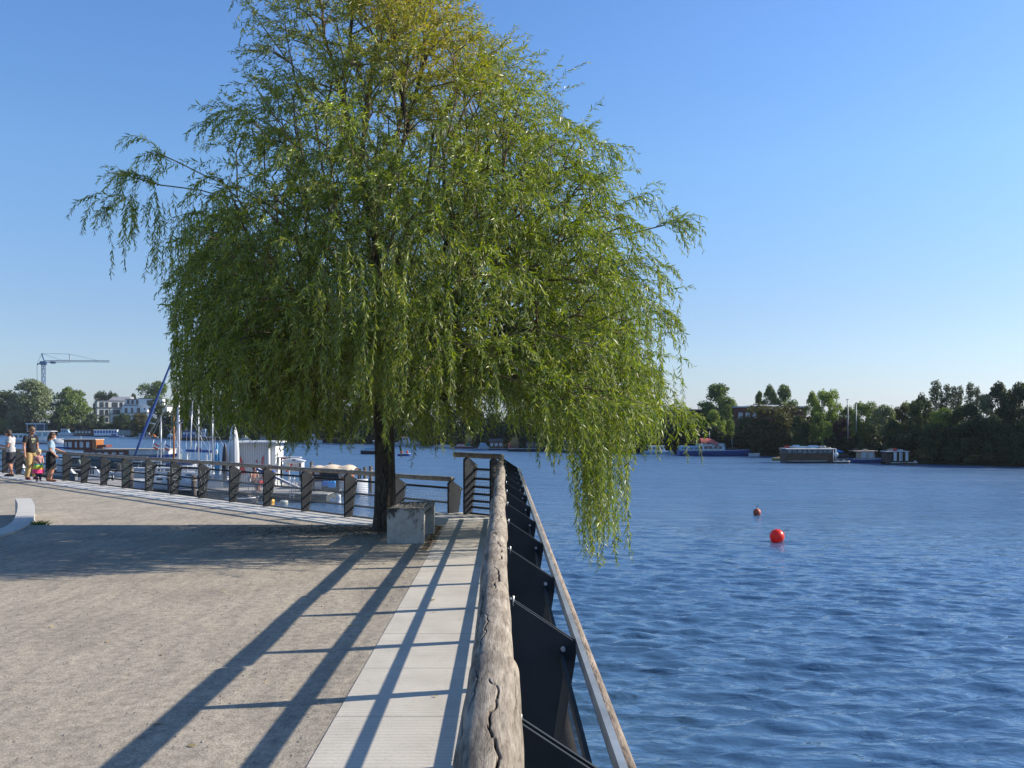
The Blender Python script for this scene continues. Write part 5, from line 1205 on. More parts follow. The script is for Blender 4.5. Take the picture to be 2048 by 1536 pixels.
g = MB(); g.tube([(L_ / 2 + .1, -1.2, .1), (L_ / 2 + .1, -1.2, 1.5)], .03, 6); g.tube([(L_ / 2 - .15, -1.2, .1), (L_ / 2 - .15, -1.2, 1.45)], .03, 6); g.build('roof_post', M_WHITE, hb, world=False)
boat('skiff', 'yellow skiff tied to the left end of the brown houseboat', 1561, 921.5, 30, [('thwart', M_YEL, .3, .8, .2, .42, .36, .2)], H=.34, hm=mat('dull_yellow_hull', (.34, .24, .04), .6, 0, .12, 2), beam=.6)
g = thing('driftwood_branch', 'bleached dead branch sticking up above the yellow skiff', 'branch', at(1570, 97, WZ)); mb = MB(); a = at(1558, 97, py=899); mb.tube([at(1580, 97, py=912), at(1570, 97, py=905), a], [.05, .045, .03], 6); mb.tube([at(1564, 97, py=902), at(1558, 97, py=907)], [.03, .015], 5); mb.build('limb', mat('bleached_wood', (.55, .50, .42), .9, 0, .1, 4), g)
boat('dinghy', 'low dark dinghy with pale cushions between the houseboats', 1684, 927, 36, [('cushion', M_CLEARC, .25, .4, .2, .34, .3, .1), ('cushion', M_CLEARC, .6, .8, .2, .34, .3, .1)], H=.25, hm=M_HK, beam=.8)
boat('workboat', 'dark open workboat with blue tarpaulin behind the low dinghy', 1686, 924, 40, [('cover', M_BTAR, .2, .6, 1.0, 1.25, .3, .5), ('cabin', M_HK, .1, .9, .3, .75, .4, .2), ('frame', M_DTIM, .15, .2, .7, 1.1, .4, 0)], H=.35, hm=M_HK, beam=1.2, dep=95)
boat('motor_boat', 'small blue and white cabin boat lying before the curtained boathouse', 1730, 926, 34, [('cabin', M_LBLUE, .15, .8, .35, .85, .36, .3, (3, .3, .75, M_TEAL)), ('roof', M_WHITE, .13, .78, .86, .9, .4, 0)], H=.4, hm=M_WHITE, beam=.9)
boat('barge', 'dark blue barge with pale grey cabins in the houseboat cluster', 1737, 928, 62, [('deckhouse', M_DECK, .25, .72, .4, 1.2, .4, .1, (2, .2, .85, M_CLEARC)), ('roof', M_DECK, .02, .8, 1.22, 1.28, .42, 0), ('crate', M_DTIM, .1, .2, 1.28, 1.5, .2, 0), ('crate', M_DECK, .4, .55, 1.28, 1.42, .2, .1)], H=.45, hm=M_HB, beam=1.6, cat='barge', dep=92)
bt, L_, B_ = boat('boathouse', 'floating boathouse with white curtains and a red chimney box', 1795, 929, 46, [('deck', M_DTIM, .0, 1., .1, .25, .5, 0), ('roof', M_ROOFL, .0, 1.02, 1.26, 1.33, .5, .1), ('chimney', M_RED, .42, .56, 1.33, 1.6, .12, 0), ('side_panel', M_DTIM, .05, .25, .25, 1.25, .42, 0)], H=.22, hm=M_HK, beam=1.6, cat='boathouse')
for k_, (x_, w_, h_, m__) in enumerate([(-.9, .3, .12, M_DTIM), (-.4, .25, .2, M_DECK), (.55, .3, .14, M_CLEARC), (.9, .2, .1, M_HBR)]):
    g = MB(); g.box((x_, .1, 1.332 + h_ / 2), (w_, .5, h_), R(20 * k_)); g.build('roof_box', m__, bt, world=False)
for k in range(5):
    x = lerp(-L_ * .2, L_ * .48, k / 4); g = MB(); g.tube([(x, -.72, .2), (x, -.72, 1.26)], .03, 5); g.build('post', M_DTIM, bt, world=False)
for k in range(3):
    x = lerp(-L_ * .12, L_ * .38, k / 2); g = MB(); rr = [[(x + .03 * math.sin(j * 2.1) + (j - 3) * .05, -.70 + .03 * math.sin(j * 2.9), z) for j in range(7)] for z in (.35, .8, 1.22)]; g.grid(rr, True); g.build('curtain', M_WHITE, bt, world=False)
boat('rowing_boat', 'small brown boat at the right end of the houseboat cluster', 1826, 930, 22, [('thwart', M_WHITE, .75, .9, .2, .42, .3, .1)], H=.28, hm=M_HBR, beam=.6)
# ------------------------------------------------------------------ marina behind the lower railing
def A(px, dep, py): return at(px, dep, py=py)
DKZ = WZ + .45
M_PDECK = mat('grey_planked_deck', (.34, .32, .29), .85, 0, .2, 6, .2, 30, stretch=(1, 3, 1)); M_PSIDE = mat('pontoon_side', (.035, .045, .045), .8, 0, .3, 2)
def pontoon(label, poly, m_=M_PDECK):
    c = sum((Vector((x, y, 0)) for x, y in poly), Vector()) / len(poly)
    t = thing('pontoon', label, 'pontoon', (c.x, c.y, WZ))
    g = MB(); g.prism([(x, y, DKZ - .06) for x, y in poly], (0, 0, .06)); g.build('deck', m_, t)
    g = MB(); q = [(c.x + (x - c.x) * .99, c.y + (y - c.y) * .985) for x, y in poly]; g.prism([(x, y, WZ - .2) for x, y in q], (0, 0, DKZ - .062 - WZ + .2)); g.build('float', M_PSIDE, t); return t
def pp(px, d): return ((px - VX) / F * d, d)
pontoon('long grey pontoon with people and a kiosk, ending left of the willow trunk', [pp(150, 54), pp(250, 50), pp(470, 46.5), pp(655, 45), pp(700, 51), pp(690, 54), pp(560, 54), pp(300, 58), pp(150, 60)])
pontoon('narrow grey landing stage below the lower railing on the left', [pp(40, 47), pp(230, 43), pp(370, 42), pp(372, 43.5), pp(230, 45), pp(40, 49)])
pontoon('walkway pontoon between the sailing boats in the middle of the marina', [pp(100, 70), pp(420, 64), pp(430, 66), pp(100, 72.5)])
# kiosk of corrugated sheet
m, n, l, p = nodes_of('corrugated_white_sheet'); M_CORR = m
tc = n.new('ShaderNodeTexCoord').outputs['Object']; wv = n.new('ShaderNodeTexWave'); wv.bands_direction = 'X'; wv.inputs['Scale'].default_value = 2.4; l.new(tc, wv.inputs['Vector'])
l.new(ramp(n, l, wv.outputs[1], [(0, (.34, .35, .37)), (.35, (.50, .51, .52)), (1, (.58, .58, .57))]), p.inputs['Base Color']); p.inputs['Roughness'].default_value = .5; l.new(bumpn(n, l, wv.outputs[1], .8, .04), p.inputs['Normal'])
dk = 50.; ks = thing('kiosk', 'white corrugated kiosk with red signs on the pontoon', 'kiosk', (*pp(505, dk), DKZ))
x0, x1 = pp(470, dk)[0], pp(538, dk)[0]; zt = zpx(886, dk)
g = MB(); g.box(((x0 + x1) / 2, dk + 1.1, (DKZ + zt) / 2), (x1 - x0, 2.2, zt - DKZ)); g.build('wall', M_CORR, ks)
g = MB(); g.box(((x0 + x1) / 2 + .15, dk + 1.0, zt + .05), (x1 - x0 + .7, 2.8, .09)); g.build('roof', M_WHITE, ks)
g = MB(); g.box((x1 + .14, dk + 1.3, (DKZ + zt) / 2 - .1), (.24, 1.8, zt - DKZ - .2)); g.build('side_panel', M_WHITE, ks)
M_SIGN = mat('pinkish_red_print', (.50, .10, .10), .7, 0, .1, 3)
g = MB(); g.prism([(x0 + .30, dk - .03, DKZ + .75), (x0 + .62, dk - .03, DKZ + .75), (x0 + .32, dk - .03, DKZ + 1.75), (x0 + .26, dk - .03, DKZ + 1.5)], (0, .02, 0)); g.build('sign_graphic', M_SIGN, ks)
g = MB(); g.prism([(x0 + 1.45, dk - .03, DKZ + .9), (x0 + 1.55, dk - .03, DKZ + .9), (x0 + 1.62, dk - .03, DKZ + 1.8), (x0 + 1.5, dk - .03, DKZ + 1.6)], (0, .02, 0)); g.build('sign_graphic', M_SIGN, ks)
g = MB(); g.prism([(x0 + 1.15, dk - .03, DKZ + 1.35), (x0 + 1.25, dk - .03, DKZ + 1.35), (x0 + 1.22, dk - .03, DKZ + 1.55)], (0, .02, 0)); g.build('sign_graphic', M_SIGN, ks)
for dx in (0, x1 - x0):
    g = MB(); g.tube([(x0 + dx, dk - .05, DKZ), (x0 + dx, dk - .05, zt)], .03, 6); g.build('corner_post', M_WHITE, ks)
# upright boats stored against the kiosk
def upright(name, label, px, wpx, pt, pb, d, m_, strip=None, tilt=0.):
    x = pp(px, d)[0]; w_ = wpx / F * d / 2; z0 = zpx(pb, d); z1 = zpx(pt, d); t = thing(name, label, 'boat', (x, d, z0))
    g = MB(); rows = []
    for i in range(15):
        q = i / 14; ww = w_ * (1 if q < .45 else math.sqrt(max(0.002, 1 - ((q - .45) / .56) ** 2))) * (.75 + .25 * min(1, q * 4)); z = lerp(z0, z1, q); xo = tilt * q
        rows.append([(x + xo + ww * math.cos(a), d + .16 * math.sin(a) * (ww / w_), z) for a in [k * math.pi / 5 for k in range(10)]])
    g.grid(rows, True, True); g.poly(rows[0]); g.build('hull', m_, t)
    if strip:
        g = MB(); g.tube([(x + tilt * q + .3 * w_, d - .16, lerp(z0, z1, q)) for q in (.05, .4, .8, 1.02)], .05, 6); g.build('stripe', strip, t)
    return t
upright('upright_catamaran_hull', 'tall white boat hull stood on end beside the kiosk', 468, 22, 851, 968, 49.2, M_HW, M_ALU, -.02)
k1 = upright('kayak', 'blue kayak with a white oval stood on end left of the kiosk', 434, 9.5, 886, 960, 48.8, M_BLUEB := mat('kayak_blue', (.04, .20, .38), .4, 0, .1, 2))
g = MB(); g.sphere((pp(434.5, 48.8)[0], 48.62, zpx(904, 48.8)), .09, 10, 8, (1, .4, 1.8)); g.build('oval_mark', M_WHITE, k1)
upright('kayak', 'dark blue kayak with a pale band stood on end next to the kiosk', 450, 12, 887, 960, 48.9, M_HK)
g = thing('chair_stack', 'stack of blue plastic chairs on the pontoon before the kiosk', 'chairs', (*pp(462, 47), DKZ))
for k in range(5):
    mb = MB(); z = DKZ + .45 + k * .11; x, y = pp(463, 47); mb.prism([(x - .17, y - .2, z), (x + .17, y - .2, z), (x + .19, y + .2, z), (x - .19, y + .2, z)], (0, 0, .05)); mb.build('seat', mat('blue_plastic', (.02, .14, .55), .4, 0, .05, 2), g)
mb = MB(); x, y = pp(462, 47); mb.prism([(x - .17, y + .18, DKZ + 1.0), (x + .15, y + .18, DKZ + 1.0), (x + .12, y + .28, DKZ + 1.3), (x - .10, y + .28, DKZ + 1.3)], (0, .03, 0)); mb.build('backrest', MATS['blue_plastic'], g)
for sx in (-1, 1):
    for sy in (-1, 1): mb = MB(); mb.tube([(x + sx * .2, y + sy * .2, DKZ), (x + sx * .16, y + sy * .17, DKZ + .5)], .015, 6); mb.build('leg', M_ALU, g)
# slanting white board, ladder, crates
def simple(name, label, cat, loc, parts, group=None):
    t = thing(name, label, cat, loc, group)
    for nm, m_, fn in parts: mb = MB(); fn(mb); mb.build(nm, m_, t)
    return t
a, b = A(503, 47.5, 932), A(610, 46.6, 981)
simple('water_slide', 'long white and blue board slanting down to the pontoon', 'slide', (*b.xy, DKZ), [('board', M_WHITE, lambda m_: m_.bar(a, b, .26, .06)), ('edge', M_SAILC, lambda m_: m_.bar(a + Vector((0, -.15, .0)), b + Vector((0, -.15, 0)), .03, .10)), ('support', M_GALV, lambda m_: (m_.tube([(a.x + .3, a.y, a.z - .1), (a.x + .3, a.y, DKZ)], .03, 6)))])
lx, ly = pp(585, 45.4)
simple('boarding_ladder', 'curved chrome ladder at the pontoon edge left of the green cloth', 'ladder', (lx, ly, DKZ), [('handrail', M_ALU, lambda m_, s_=s_: m_.tube([(lx + s_, ly + .25, DKZ), (lx + s_, ly + .2, DKZ + .75), (lx + s_, ly + .05, DKZ + .88), (lx + s_, ly - .12, DKZ + .75), (lx + s_, ly - .14, WZ - .2)], .02, 6)) for s_ in (-.1, .1)] + [('rung', M_ALU, lambda m_: [m_.tube([(lx - .1, ly - .14, DKZ - .1 - k * .2), (lx + .1, ly - .14, DKZ - .1 - k * .2)], .015, 5) for k in range(2)])])
# canopy boat
cb = thing('motor_boat', 'wooden motor boat under a tan canvas canopy left of the willow trunk', 'boat', (*pp(668, 49.5), WZ))
xb, yb = pp(665, 49.5)
hb_ = MB(); rows_ = hull(hb_, 3.7, 1.7, .8); hb_.v = [(x + xb + .1, y + yb, z + WZ) for x, y, z in hb_.v]; hb_.build('hull', M_HW, cb)
x0, x1 = pp(625, 49.5)[0], pp(708, 49.5)[0]
g = MB(); rr = []
for i in range(15):
    q = i / 14; x = lerp(x0 - .35, x1 + .12, q); h = zpx(929, 49.5) + (.10 * abs(math.sin(q * math.pi * 2.7 + .2)) - .12) - (.30 * max(0, .25 - q) / .25) - (.14 * max(0, q - .9) / .1)
    rr.append([(x, yb - .80, h - .22), (x, yb - .6, h - .04), (x, yb, h + .03), (x, yb + .6, h - .04), (x, yb + .8, h - .22)])
g.grid(rr, True); g.build('canopy', M_TAN, cb)
g = MB(); g.box(((x0 + x1) / 2 + .55, yb + .1, WZ + 1.15), (1.0, 1.2, .95)); c_ = g.build('cabin', M_VAR, cb)
g = MB(); g.box(((x0 + x1) / 2 - .5, yb + .1, WZ + 1.1), (1.1, 1.2, .85)); c2_ = g.build('cabin', M_MAH, cb)
for k in range(4): g = MB(); g.box((x0 + .35 + k * .48, yb - .52, WZ + 1.3), (.26, .03, .42)); g.build('window', M_CLEARC, c2_)
for k in (0, 1, 2): g = MB(); g.tube([(lerp(x0, x1, k / 2), yb - .78, WZ + .8), (lerp(x0, x1, k / 2), yb - .78, zpx(935, 49.5))], .02, 6); g.build('canopy_pole', M_DECK, cb)
g = MB(); g.box((xb - .2, yb - .2, WZ + .83), (2.8, 1.1, .06)); g.build('deck', M_GREYP, cb)
def cloth(label, px, py0, py1, wpx, d, m_, nm='hanging_cloth'):
    x0_, x1_ = pp(px - wpx / 2, d)[0], pp(px + wpx / 2, d)[0]; t = thing(nm, label, 'cloth', ((x0_ + x1_) / 2, d, zpx(py1, d)))
    g = MB(); rr = [[(lerp(x0_, x1_, j / 8), d + .03 * math.sin(j * 1.7 + i), lerp(zpx(py0, d), zpx(py1 - (2 if j % 3 else 0), d), i / 4)) for j in range(9)] for i in range(5)]; g.grid(rr, True); o = g.build('fabric', m_, t); s_ = o.modifiers.new('thickness', 'SOLIDIFY'); s_.thickness = .012
cloth('lime green cloth hung on a rail of the pontoon', 617, 959, 971, 12, 46.2, M_GTAR)
cloth('bright blue cloth hung on a rail near the canopy boat, left piece', 651, 962, 974, 14, 46.0, mat('mid_blue_cloth', (.03, .22, .60), .7, 0, .1, 3))
cloth('lighter blue cloth hung on a rail near the canopy boat, right piece', 664, 962, 977, 14, 45.9, mat('sky_blue_cloth', (.05, .38, .85), .7, 0, .1, 3))
simple('deck_rail', 'dark low rail on the pontoon carrying the coloured cloths', 'rail', (*pp(640, 46.4), DKZ), [('rail', M_STEEL, lambda m_: (m_.bar(A(600, 46.5, 950), A(677, 46.3, 952), .05, .10)))] + [('post', M_STEEL, lambda m_, q=q: m_.bar(A(q, 46.4, 951), at(q, 46.4, DKZ), .05, .05)) for q in (602, 628, 677)])
simple('storage_box', 'dark box standing on the pontoon behind the blue cloths', 'box', (*pp(662, 47.4), DKZ), [('body', M_HK, lambda m_: m_.box((*pp(662, 47.4), DKZ + .45), (.9, .6, .9))), ('lid', M_STEEL, lambda m_: m_.box((*pp(662, 47.4), DKZ + .93), (.96, .66, .06)))])
# mooring piles
for px_, pt, d, lab in [(623, 923, 58, 'mooring pile standing free left of the canopy boat'), (661, 926, 60, 'mooring pile whose top shows above the middle of the canopy'), (698, 928.5, 60, 'mooring pile whose top shows above the right end of the canopy'), (718.5, 937, 53, 'shortest of three mooring piles left of the willow trunk'), (730, 934, 53, 'middle one of three mooring piles left of the willow trunk'), (741.5, 932, 52, 'tallest of three mooring piles, nearest to the willow trunk')]:
    x, y = pp(px_, d); simple('mooring_pile', lab, 'pile', (x, y, WZ), [('post', M_PILE, lambda m_: m_.tube([(x, y, WZ - .8), (x, y, zpx(pt, d))], .105, 12)), ('rope', M_TAN, lambda m_: m_.tube([(x + .12 * math.cos(k), y + .12 * math.sin(k), zpx(pt, d) - .45 + .015 * k) for k in [i * .6 for i in range(22)]], .016, 5))], group='mooring piles')
# floats and drums
def drum(label, px, pyc, m_, d=44.2, r=.20, h=.42, name='floating_drum'):
    x, y = pp(px, d); zc = zpx(pyc, d); t = thing(name, label, 'drum', (x, y, zc - h / 2)); g = MB(); prof = [(-.5, .6), (-.48, .85), (-.4, 1), (-.18, 1.), (-.16, .95), (.1, .95), (.12, 1), (.4, 1), (.48, .85), (.5, .6)]
    g.grid([[(x + r * q * math.cos(a), y + r * q * math.sin(a), zc + h * u) for a in [k * math.pi / 9 for k in range(18)]] for u, q in prof], True, True); g.poly([(x + r * .6 * math.cos(k * math.pi / 9), y + r * .6 * math.sin(k * math.pi / 9), zc + h / 2) for k in range(18)]); g.build('shell', m_, t)
    g = MB(); g.tube([(x + r * .3, y, zc + h / 2 - .01), (x + r * .3, y, zc + h / 2 + .03)], .035, 8); g.build('cap', M_HK, t)
drum('orange yellow drum under the pontoon edge', 541, 1007, M_YEL); drum('dirty white drum right of the orange yellow one', 568, 1009, mat('dirty_white_plastic', (.50, .50, .42), .6, 0, .2, 5))
drum('white fender hanging at the pontoon tip, left of two', 665, 1004, M_HW, 45, .14, .36, 'fender'); drum('tall white fender hanging at the pontoon tip, right of two', 677, 1000, M_HW, 45, .13, .55, 'fender')
# big boat with varnished cabin
vb = thing('cabin_boat', 'old motor ship with a varnished wooden wheelhouse behind the lower railing', 'boat', (*pp(225, 80), WZ)); dV = 80.
X = lambda q: pp(q, dV)[0]; Z = lambda q: zpx(q, dV)
g = MB(); hull(g, X(345) - X(112), 2.6, 1.25); cx = (X(345) + X(112)) / 2; g.v = [(-x + cx, y + dV + 1.3, z + WZ) for x, y, z in g.v]; g.build('hull', M_HGR, vb)
g = MB(); g.box(((X(122) + X(184)) / 2, dV + 1.0, (Z(899) + Z(880)) / 2), (X(184) - X(128), 1.5, Z(880) - Z(899))); wh = g.build('wheelhouse', M_MAH, vb)
g = MB(); g.box(((X(182) + X(190)) / 2, dV + 1.0, (Z(899) + Z(880)) / 2), (X(190) - X(182), 1.52, Z(880) - Z(899))); g.build('wheelhouse_end', M_VAR, vb)
for q0, q1 in ((127, 131), (134, 141), (147.5, 151.5), (157, 164), (170, 176)): g = MB(); g.box((X((q0 + q1) / 2) , dV + .23, Z(889.5)), (X(q1) - X(q0), .04, Z(884) - Z(895))); g.build('window', M_CLEARC, wh)
g = MB(); g.box((X(156), dV + 1.0, Z(879.3)), (X(192) - X(124), 1.8, .08)); g.build('roof', M_DECK, vb)
g = MB(); g.box(((X(190) + X(208)) / 2, dV + 1, Z(892.5)), (X(208) - X(190), 1.3, Z(890) - Z(895))); g.build('hatch', M_MAH, vb)
g = MB(); rr = [[(X(q), dV + .15, Z(e0)), (X(q), dV + .6, Z(e1)), (X(q), dV + 1.9, Z(e1))] for q, e0, e1 in ((100, 897, 894), (125, 899, 894), (150, 902, 896), (180, 901.5, 899), (183, 899, 898))]; g.grid(rr, True); g.build('foredeck_cover', M_WHITE, vb)
g = MB(); g.box(((X(190) + X(335)) / 2, dV + 1.2, Z(899)), (X(335) - X(190), 2.2, .10)); g.build('cabin_roof', M_DECK, vb)
g = MB(); g.box(((X(165) + X(255)) / 2, dV + 1.2, (Z(900) + Z(912)) / 2), (X(255) - X(165), 2.0, Z(900) - Z(912))); cbn = g.build('cabin', M_MAH, vb)
for q in (172, 184, 197, 210, 226, 241): g = MB(); g.box((X(q), dV + .18, Z(907)), (X(8) - X(0), .04, .18)); g.build('window', M_CLEARC, cbn)
g = MB(); g.box(((X(255) + X(335)) / 2, dV + 1.2, (Z(899.5) + Z(915)) / 2), (X(335) - X(255), 1.9, Z(899.5) - Z(915))); g.build('tent', M_CLEARC, vb)
g = MB(); g.bar((X(110), dV, Z(895.2)), (X(137), dV, Z(895.2)), .1, .12); g.build('rail_cover', M_SAILC, vb)
g = MB(); g.tube([(X(160), dV + .2, Z(898)), (X(160), dV + .2, Z(872))], .012, 5); g.build('aerial', M_WHITE, vb)
# sailing boats
def yacht(label, px, d, L, hm, mtop, mm, mr=.05, flip=False, cover=None, spread=True, mx=.55, H=.75, furl=None, rz=0., tilt=0):
    x, y = pp(px, d); t = thing('sailing_boat', label, 'boat', (x, y, WZ), None, rz)
    g = MB(); hull(g, L, L * .3, H, stern=.7, bow=.45); sg = -1 if flip else 1; off = -(mx - .5) * L
    g.v = [((vx + off) * sg, vy, vz) for vx, vy, vz in g.v]; g.build('hull', hm, t, world=False)
    g = MB(); g.box((.1 * sg, 0, H + .15), (L * .38, L * .17, .32), taper=.85); cb_ = g.build('cabin', M_WHITE, t, world=False)
    for k in range(3):
        g = MB(); g.box(((.1 + (k - 1) * L * .1) * sg, -L * .083, H + .16), (L * .06, .03, .10)); g.build('window', M_PANE, cb_, world=False)
    zt_ = zpx(mtop, d) - WZ
    g = MB(); g.tube([(0, 0, H), (tilt, 0, zt_)], [mr, mr * .7], 8); ms_ = g.build('mast', mm, t, world=False)
    if spread: g = MB(); g.bar((-.45, 0, zt_ * .6), (.45, 0, zt_ * .6), .03, .03); g.build('spreader', mm, ms_, world=False)
    g = MB(); bl_ = L * .36; g.tube([(0, 0, H + .75), (-sg * bl_, 0, H + .72)], .035, 6); g.build('boom', mm, t, world=False)
    if cover: g = MB(); g.tube([(-sg * .05, 0, H + .95), (-sg * bl_ * .3, 0, H + .88), (-sg * bl_, 0, H + .78)], [.13, .12, .06], 8); g.build('sail_cover', cover, t, world=False)
    g = MB(); bowx = (L / 2 + off) * sg; stx = (-L / 2 + off) * sg
    for p0, p1 in (((bowx, 0, H * 1.15), (0, 0, zt_ * .97)), ((stx, 0, H), (0, 0, zt_)), ((0, -L * .14, H), (0, -.45, zt_ * .6)), ((0, -.45, zt_ * .6), (0, 0, zt_)), ((0, L * .14, H), (0, .45, zt_ * .6)), ((0, .45, zt_ * .6), (0, 0, zt_))): g.tube([p0, p1], .007, 4)
    g.build('rigging', M_WIRE, t, world=False)
    g = MB(); z0 = H + .04
    for u in (-.42, -.2, .05, .3):
        for sy in (-1, 1): g.tube([((u * L + off) * sg, sy * L * .125, z0), ((u * L + off) * sg, sy * L * .125, z0 + .5)], .012, 5)
    for sy in (-1, 1): g.tube([((-.42 * L + off) * sg, sy * L * .125, z0 + .5), ((.3 * L + off) * sg, sy * L * .125, z0 + .5), ((.48 * L + off) * sg, 0, z0 + .55)], .010, 5)
    g.build('guard_rail', M_ALU, t, world=False)
    return t, zt_, H
yacht('white sailing boat with the leftmost slim grey mast of the marina', 322, 60, 5.0, M_HW, 833, M_ALU, .045)
yacht('old sailing boat with a varnished wooden mast', 347.5, 50, 5.2, M_HW, 775, M_VAR, .06, flip=True, spread=False)
yacht('sailing boat with the thickest pale mast, behind the wooden one', 357, 66, 6.5, M_HW, 770, mat('pale_thick_mast', (.55, .55, .60), .4, .2, .04, 1), .13, cover=M_SAILC)
yacht('sailing boat whose mast leans slightly right', 378, 62, 5.0, M_HW, 800, M_ALU, .045, tilt=.25)
yacht('white sailing boat with the second mast from the kayaks', 397, 54, 5.4, M_HW, 790, M_ALU, .05, cover=M_SAILC)
yacht('sailing boat with the mast nearest to the stored kayaks', 425, 52, 5.0, M_HW, 800, M_ALU, .05, flip=True)
a, b = A(269, 58, 912), A(352, 58, 700)
t = simple('furled_sail_boom', 'long blue furled sail slanting up from the lower railing into the willow', 'sail', (*a.xy, a.z), [('furled_sail', M_SAILC, lambda m_: m_.tube([a.lerp(b, k / 8) for k in range(9)], [.06, .09, .10, .10, .09, .08, .07, .06, .04], 8)), ('stay', M_WIRE, lambda m_: m_.tube([a.lerp(b, -.10), a], .015, 5))])
# pergola with blue beam, flags, small boats low down
simple('blue_awning_frame', 'dark blue beam on white posts between the masts', 'frame', (*pp(402, 56), WZ), [('beam', M_SAILC, lambda m_: m_.bar(A(372, 56, 901), A(424, 56, 903), .12, .16))] + [('post', M_WHITE, lambda m_, q=q: m_.bar(A(q, 56, 902), at(q, 56, DKZ), .09, .09)) for q in (374, 396, 413, 422)])
def flag(label, px, py, d, cols, sx=1):
    x, y = pp(px, d); z = zpx(py, d); t = thing('flag', label, 'flag', (x, y, z)); g = MB(); g.tube([(x - .25 * sx, y, z - .7), (x, y, z + .22)], .015, 5); g.build('staff', M_ALU, t)
    for k, m_ in enumerate(cols): g = MB(); rr = [[(x + (.05 + .10 * j) * sx - .12 * (k + i) * sx * .3, y + .03 * math.sin(j * 2), z - .02 - (k + i) * .10 - .05 * j) for j in range(4)] for i in (0, 1)]; g.grid(rr, True); g.build('stripe', m_, t)
flag('small red and white flag on a slanting staff', 308, 886, 58, [M_RED, M_WHITE, M_RED]); flag('small blue, white and red flag beside the wooden mast', 331, 888, 58, [M_SAILC, M_WHITE, M_RED], 1); flag('tiny dark red pennant right of the masts', 393, 893, 58, [M_MAH, M_SAILC])
boat('motor_boat', 'blue covered low boat behind the posts at the foot of the lower railing', 298, 985, 44, [('cover', M_BTAR, .1, .85, .35, .75, .42, .3), ('motor', M_HK, -.03, .04, .2, .8, .1, 0)], H=.4, hm=M_HGR, beam=1.1, dep=50.5)
boat('motor_boat', 'grey open boat right of the blue covered one, low by the wall', 350, 990, 46, [('thwart', M_WHITE, .3, .38, .35, .42, .44, 0), ('thwart', M_WHITE, .6, .68, .35, .42, .42, 0), ('console', M_HK, .4, .5, .3, .8, .15, .1)], H=.42, hm=M_GREYP, beam=1.2, dep=49)
boat('motor_boat', 'white cuddy boat seen through the leftmost open bays of the lower railing', 190, 960, 64, [('cabin', M_HW, .25, .7, .6, 1.3, .34, .5, W2(3)), ('windscreen', M_TEAL, .7, .73, .6, 1.05, .3, .1), ('motor', M_HK, -.03, .04, .2, 1.0, .1, 0)], H=.62, dep=56, rz=R(12))
boat('motor_boat', 'grey cuddy boat with a foil tent behind the person in the black skirt', 130, 962, 60, [('tent', M_CLEARC, .2, .65, .6, 1.6, .36, .2), ('cabin', M_HW, .6, .85, .55, .95, .3, .4)], H=.6, hm=M_HGR, dep=60, rz=R(-8))
boat('motor_boat', 'tan and white boat behind the graffiti posts', 246, 955, 56, [('cabin', M_DECK, .2, .65, .65, 1.35, .36, .5, W2(3)), ('roof', M_TAN, .18, .6, 1.36, 1.42, .4, 0)], H=.7, dep=60)
boat('motor_boat', 'small white boat near the left edge seen through the railing', 40, 955, 60, [('cabin', M_HW, .3, .7, .55, 1.2, .34, .4, W2(2)), ('cover', M_LBLUE, .05, .3, .5, .8, .36, .1)], H=.6, dep=62)
boat('motor_boat', 'white speedboat with red trim under the blue awning frame', 405, 945, 70, [('windscreen', M_TEAL, .5, .56, .6, 1.0, .3, .1), ('cabin', M_WHITE, .5, .85, .55, .8, .34, .5), ('side_panel', M_RED, .05, .9, .42, .5, .475, 0)], H=.62, dep=55)
rw = thing('rack', 'red framed rack with a white kayak on top, right of the kiosk', 'rack', (*pp(585, 51), DKZ))
X5 = lambda q: pp(q, 51)[0]
for q in (563, 578, 600): g = MB(); g.bar(at(q, 51, DKZ), A(q, 51, 914), .07, .07); g.build('post', M_WHITE if q == 578 else M_STEEL, rw)
g = MB(); g.bar(A(556, 51, 914), A(602, 51, 915), .6, .06); g.build('shelf', M_ROOFL, rw)
g = MB(); g.bar(A(572, 50.9, 944), A(592, 50.9, 918), .08, .08); g.bar(A(562, 50.9, 917), A(600, 50.9, 917), .05, .07); g.build('brace', M_RED, rw)
g = MB(); g.box(((X5(565) + X5(598)) / 2, 52, (zpx(925, 51) + zpx(944, 51)) / 2), (X5(598) - X5(565), .8, zpx(925, 51) - zpx(944, 51))); g.build('locker', mat('pale_grey_locker', (.45, .49, .53), .5, 0, .05, 2), rw)
t = thing('kayak', 'white kayak lying on the rack right of the kiosk', 'kayak', (X5(588), 50.6, zpx(922, 50.6))); g = MB()
g.tube([A(562 + 50 * k / 10, 50.6, 922) for k in range(11)], [.01, .08, .13, .15, .16, .16, .16, .15, .12, .07, .01], 10); g.build('hull', M_HW, t); g = MB(); g.sphere(A(588, 50.55, 920), .12, 10, 6, (1.8, 1, .5)); g.build('cockpit', M_HK, t)

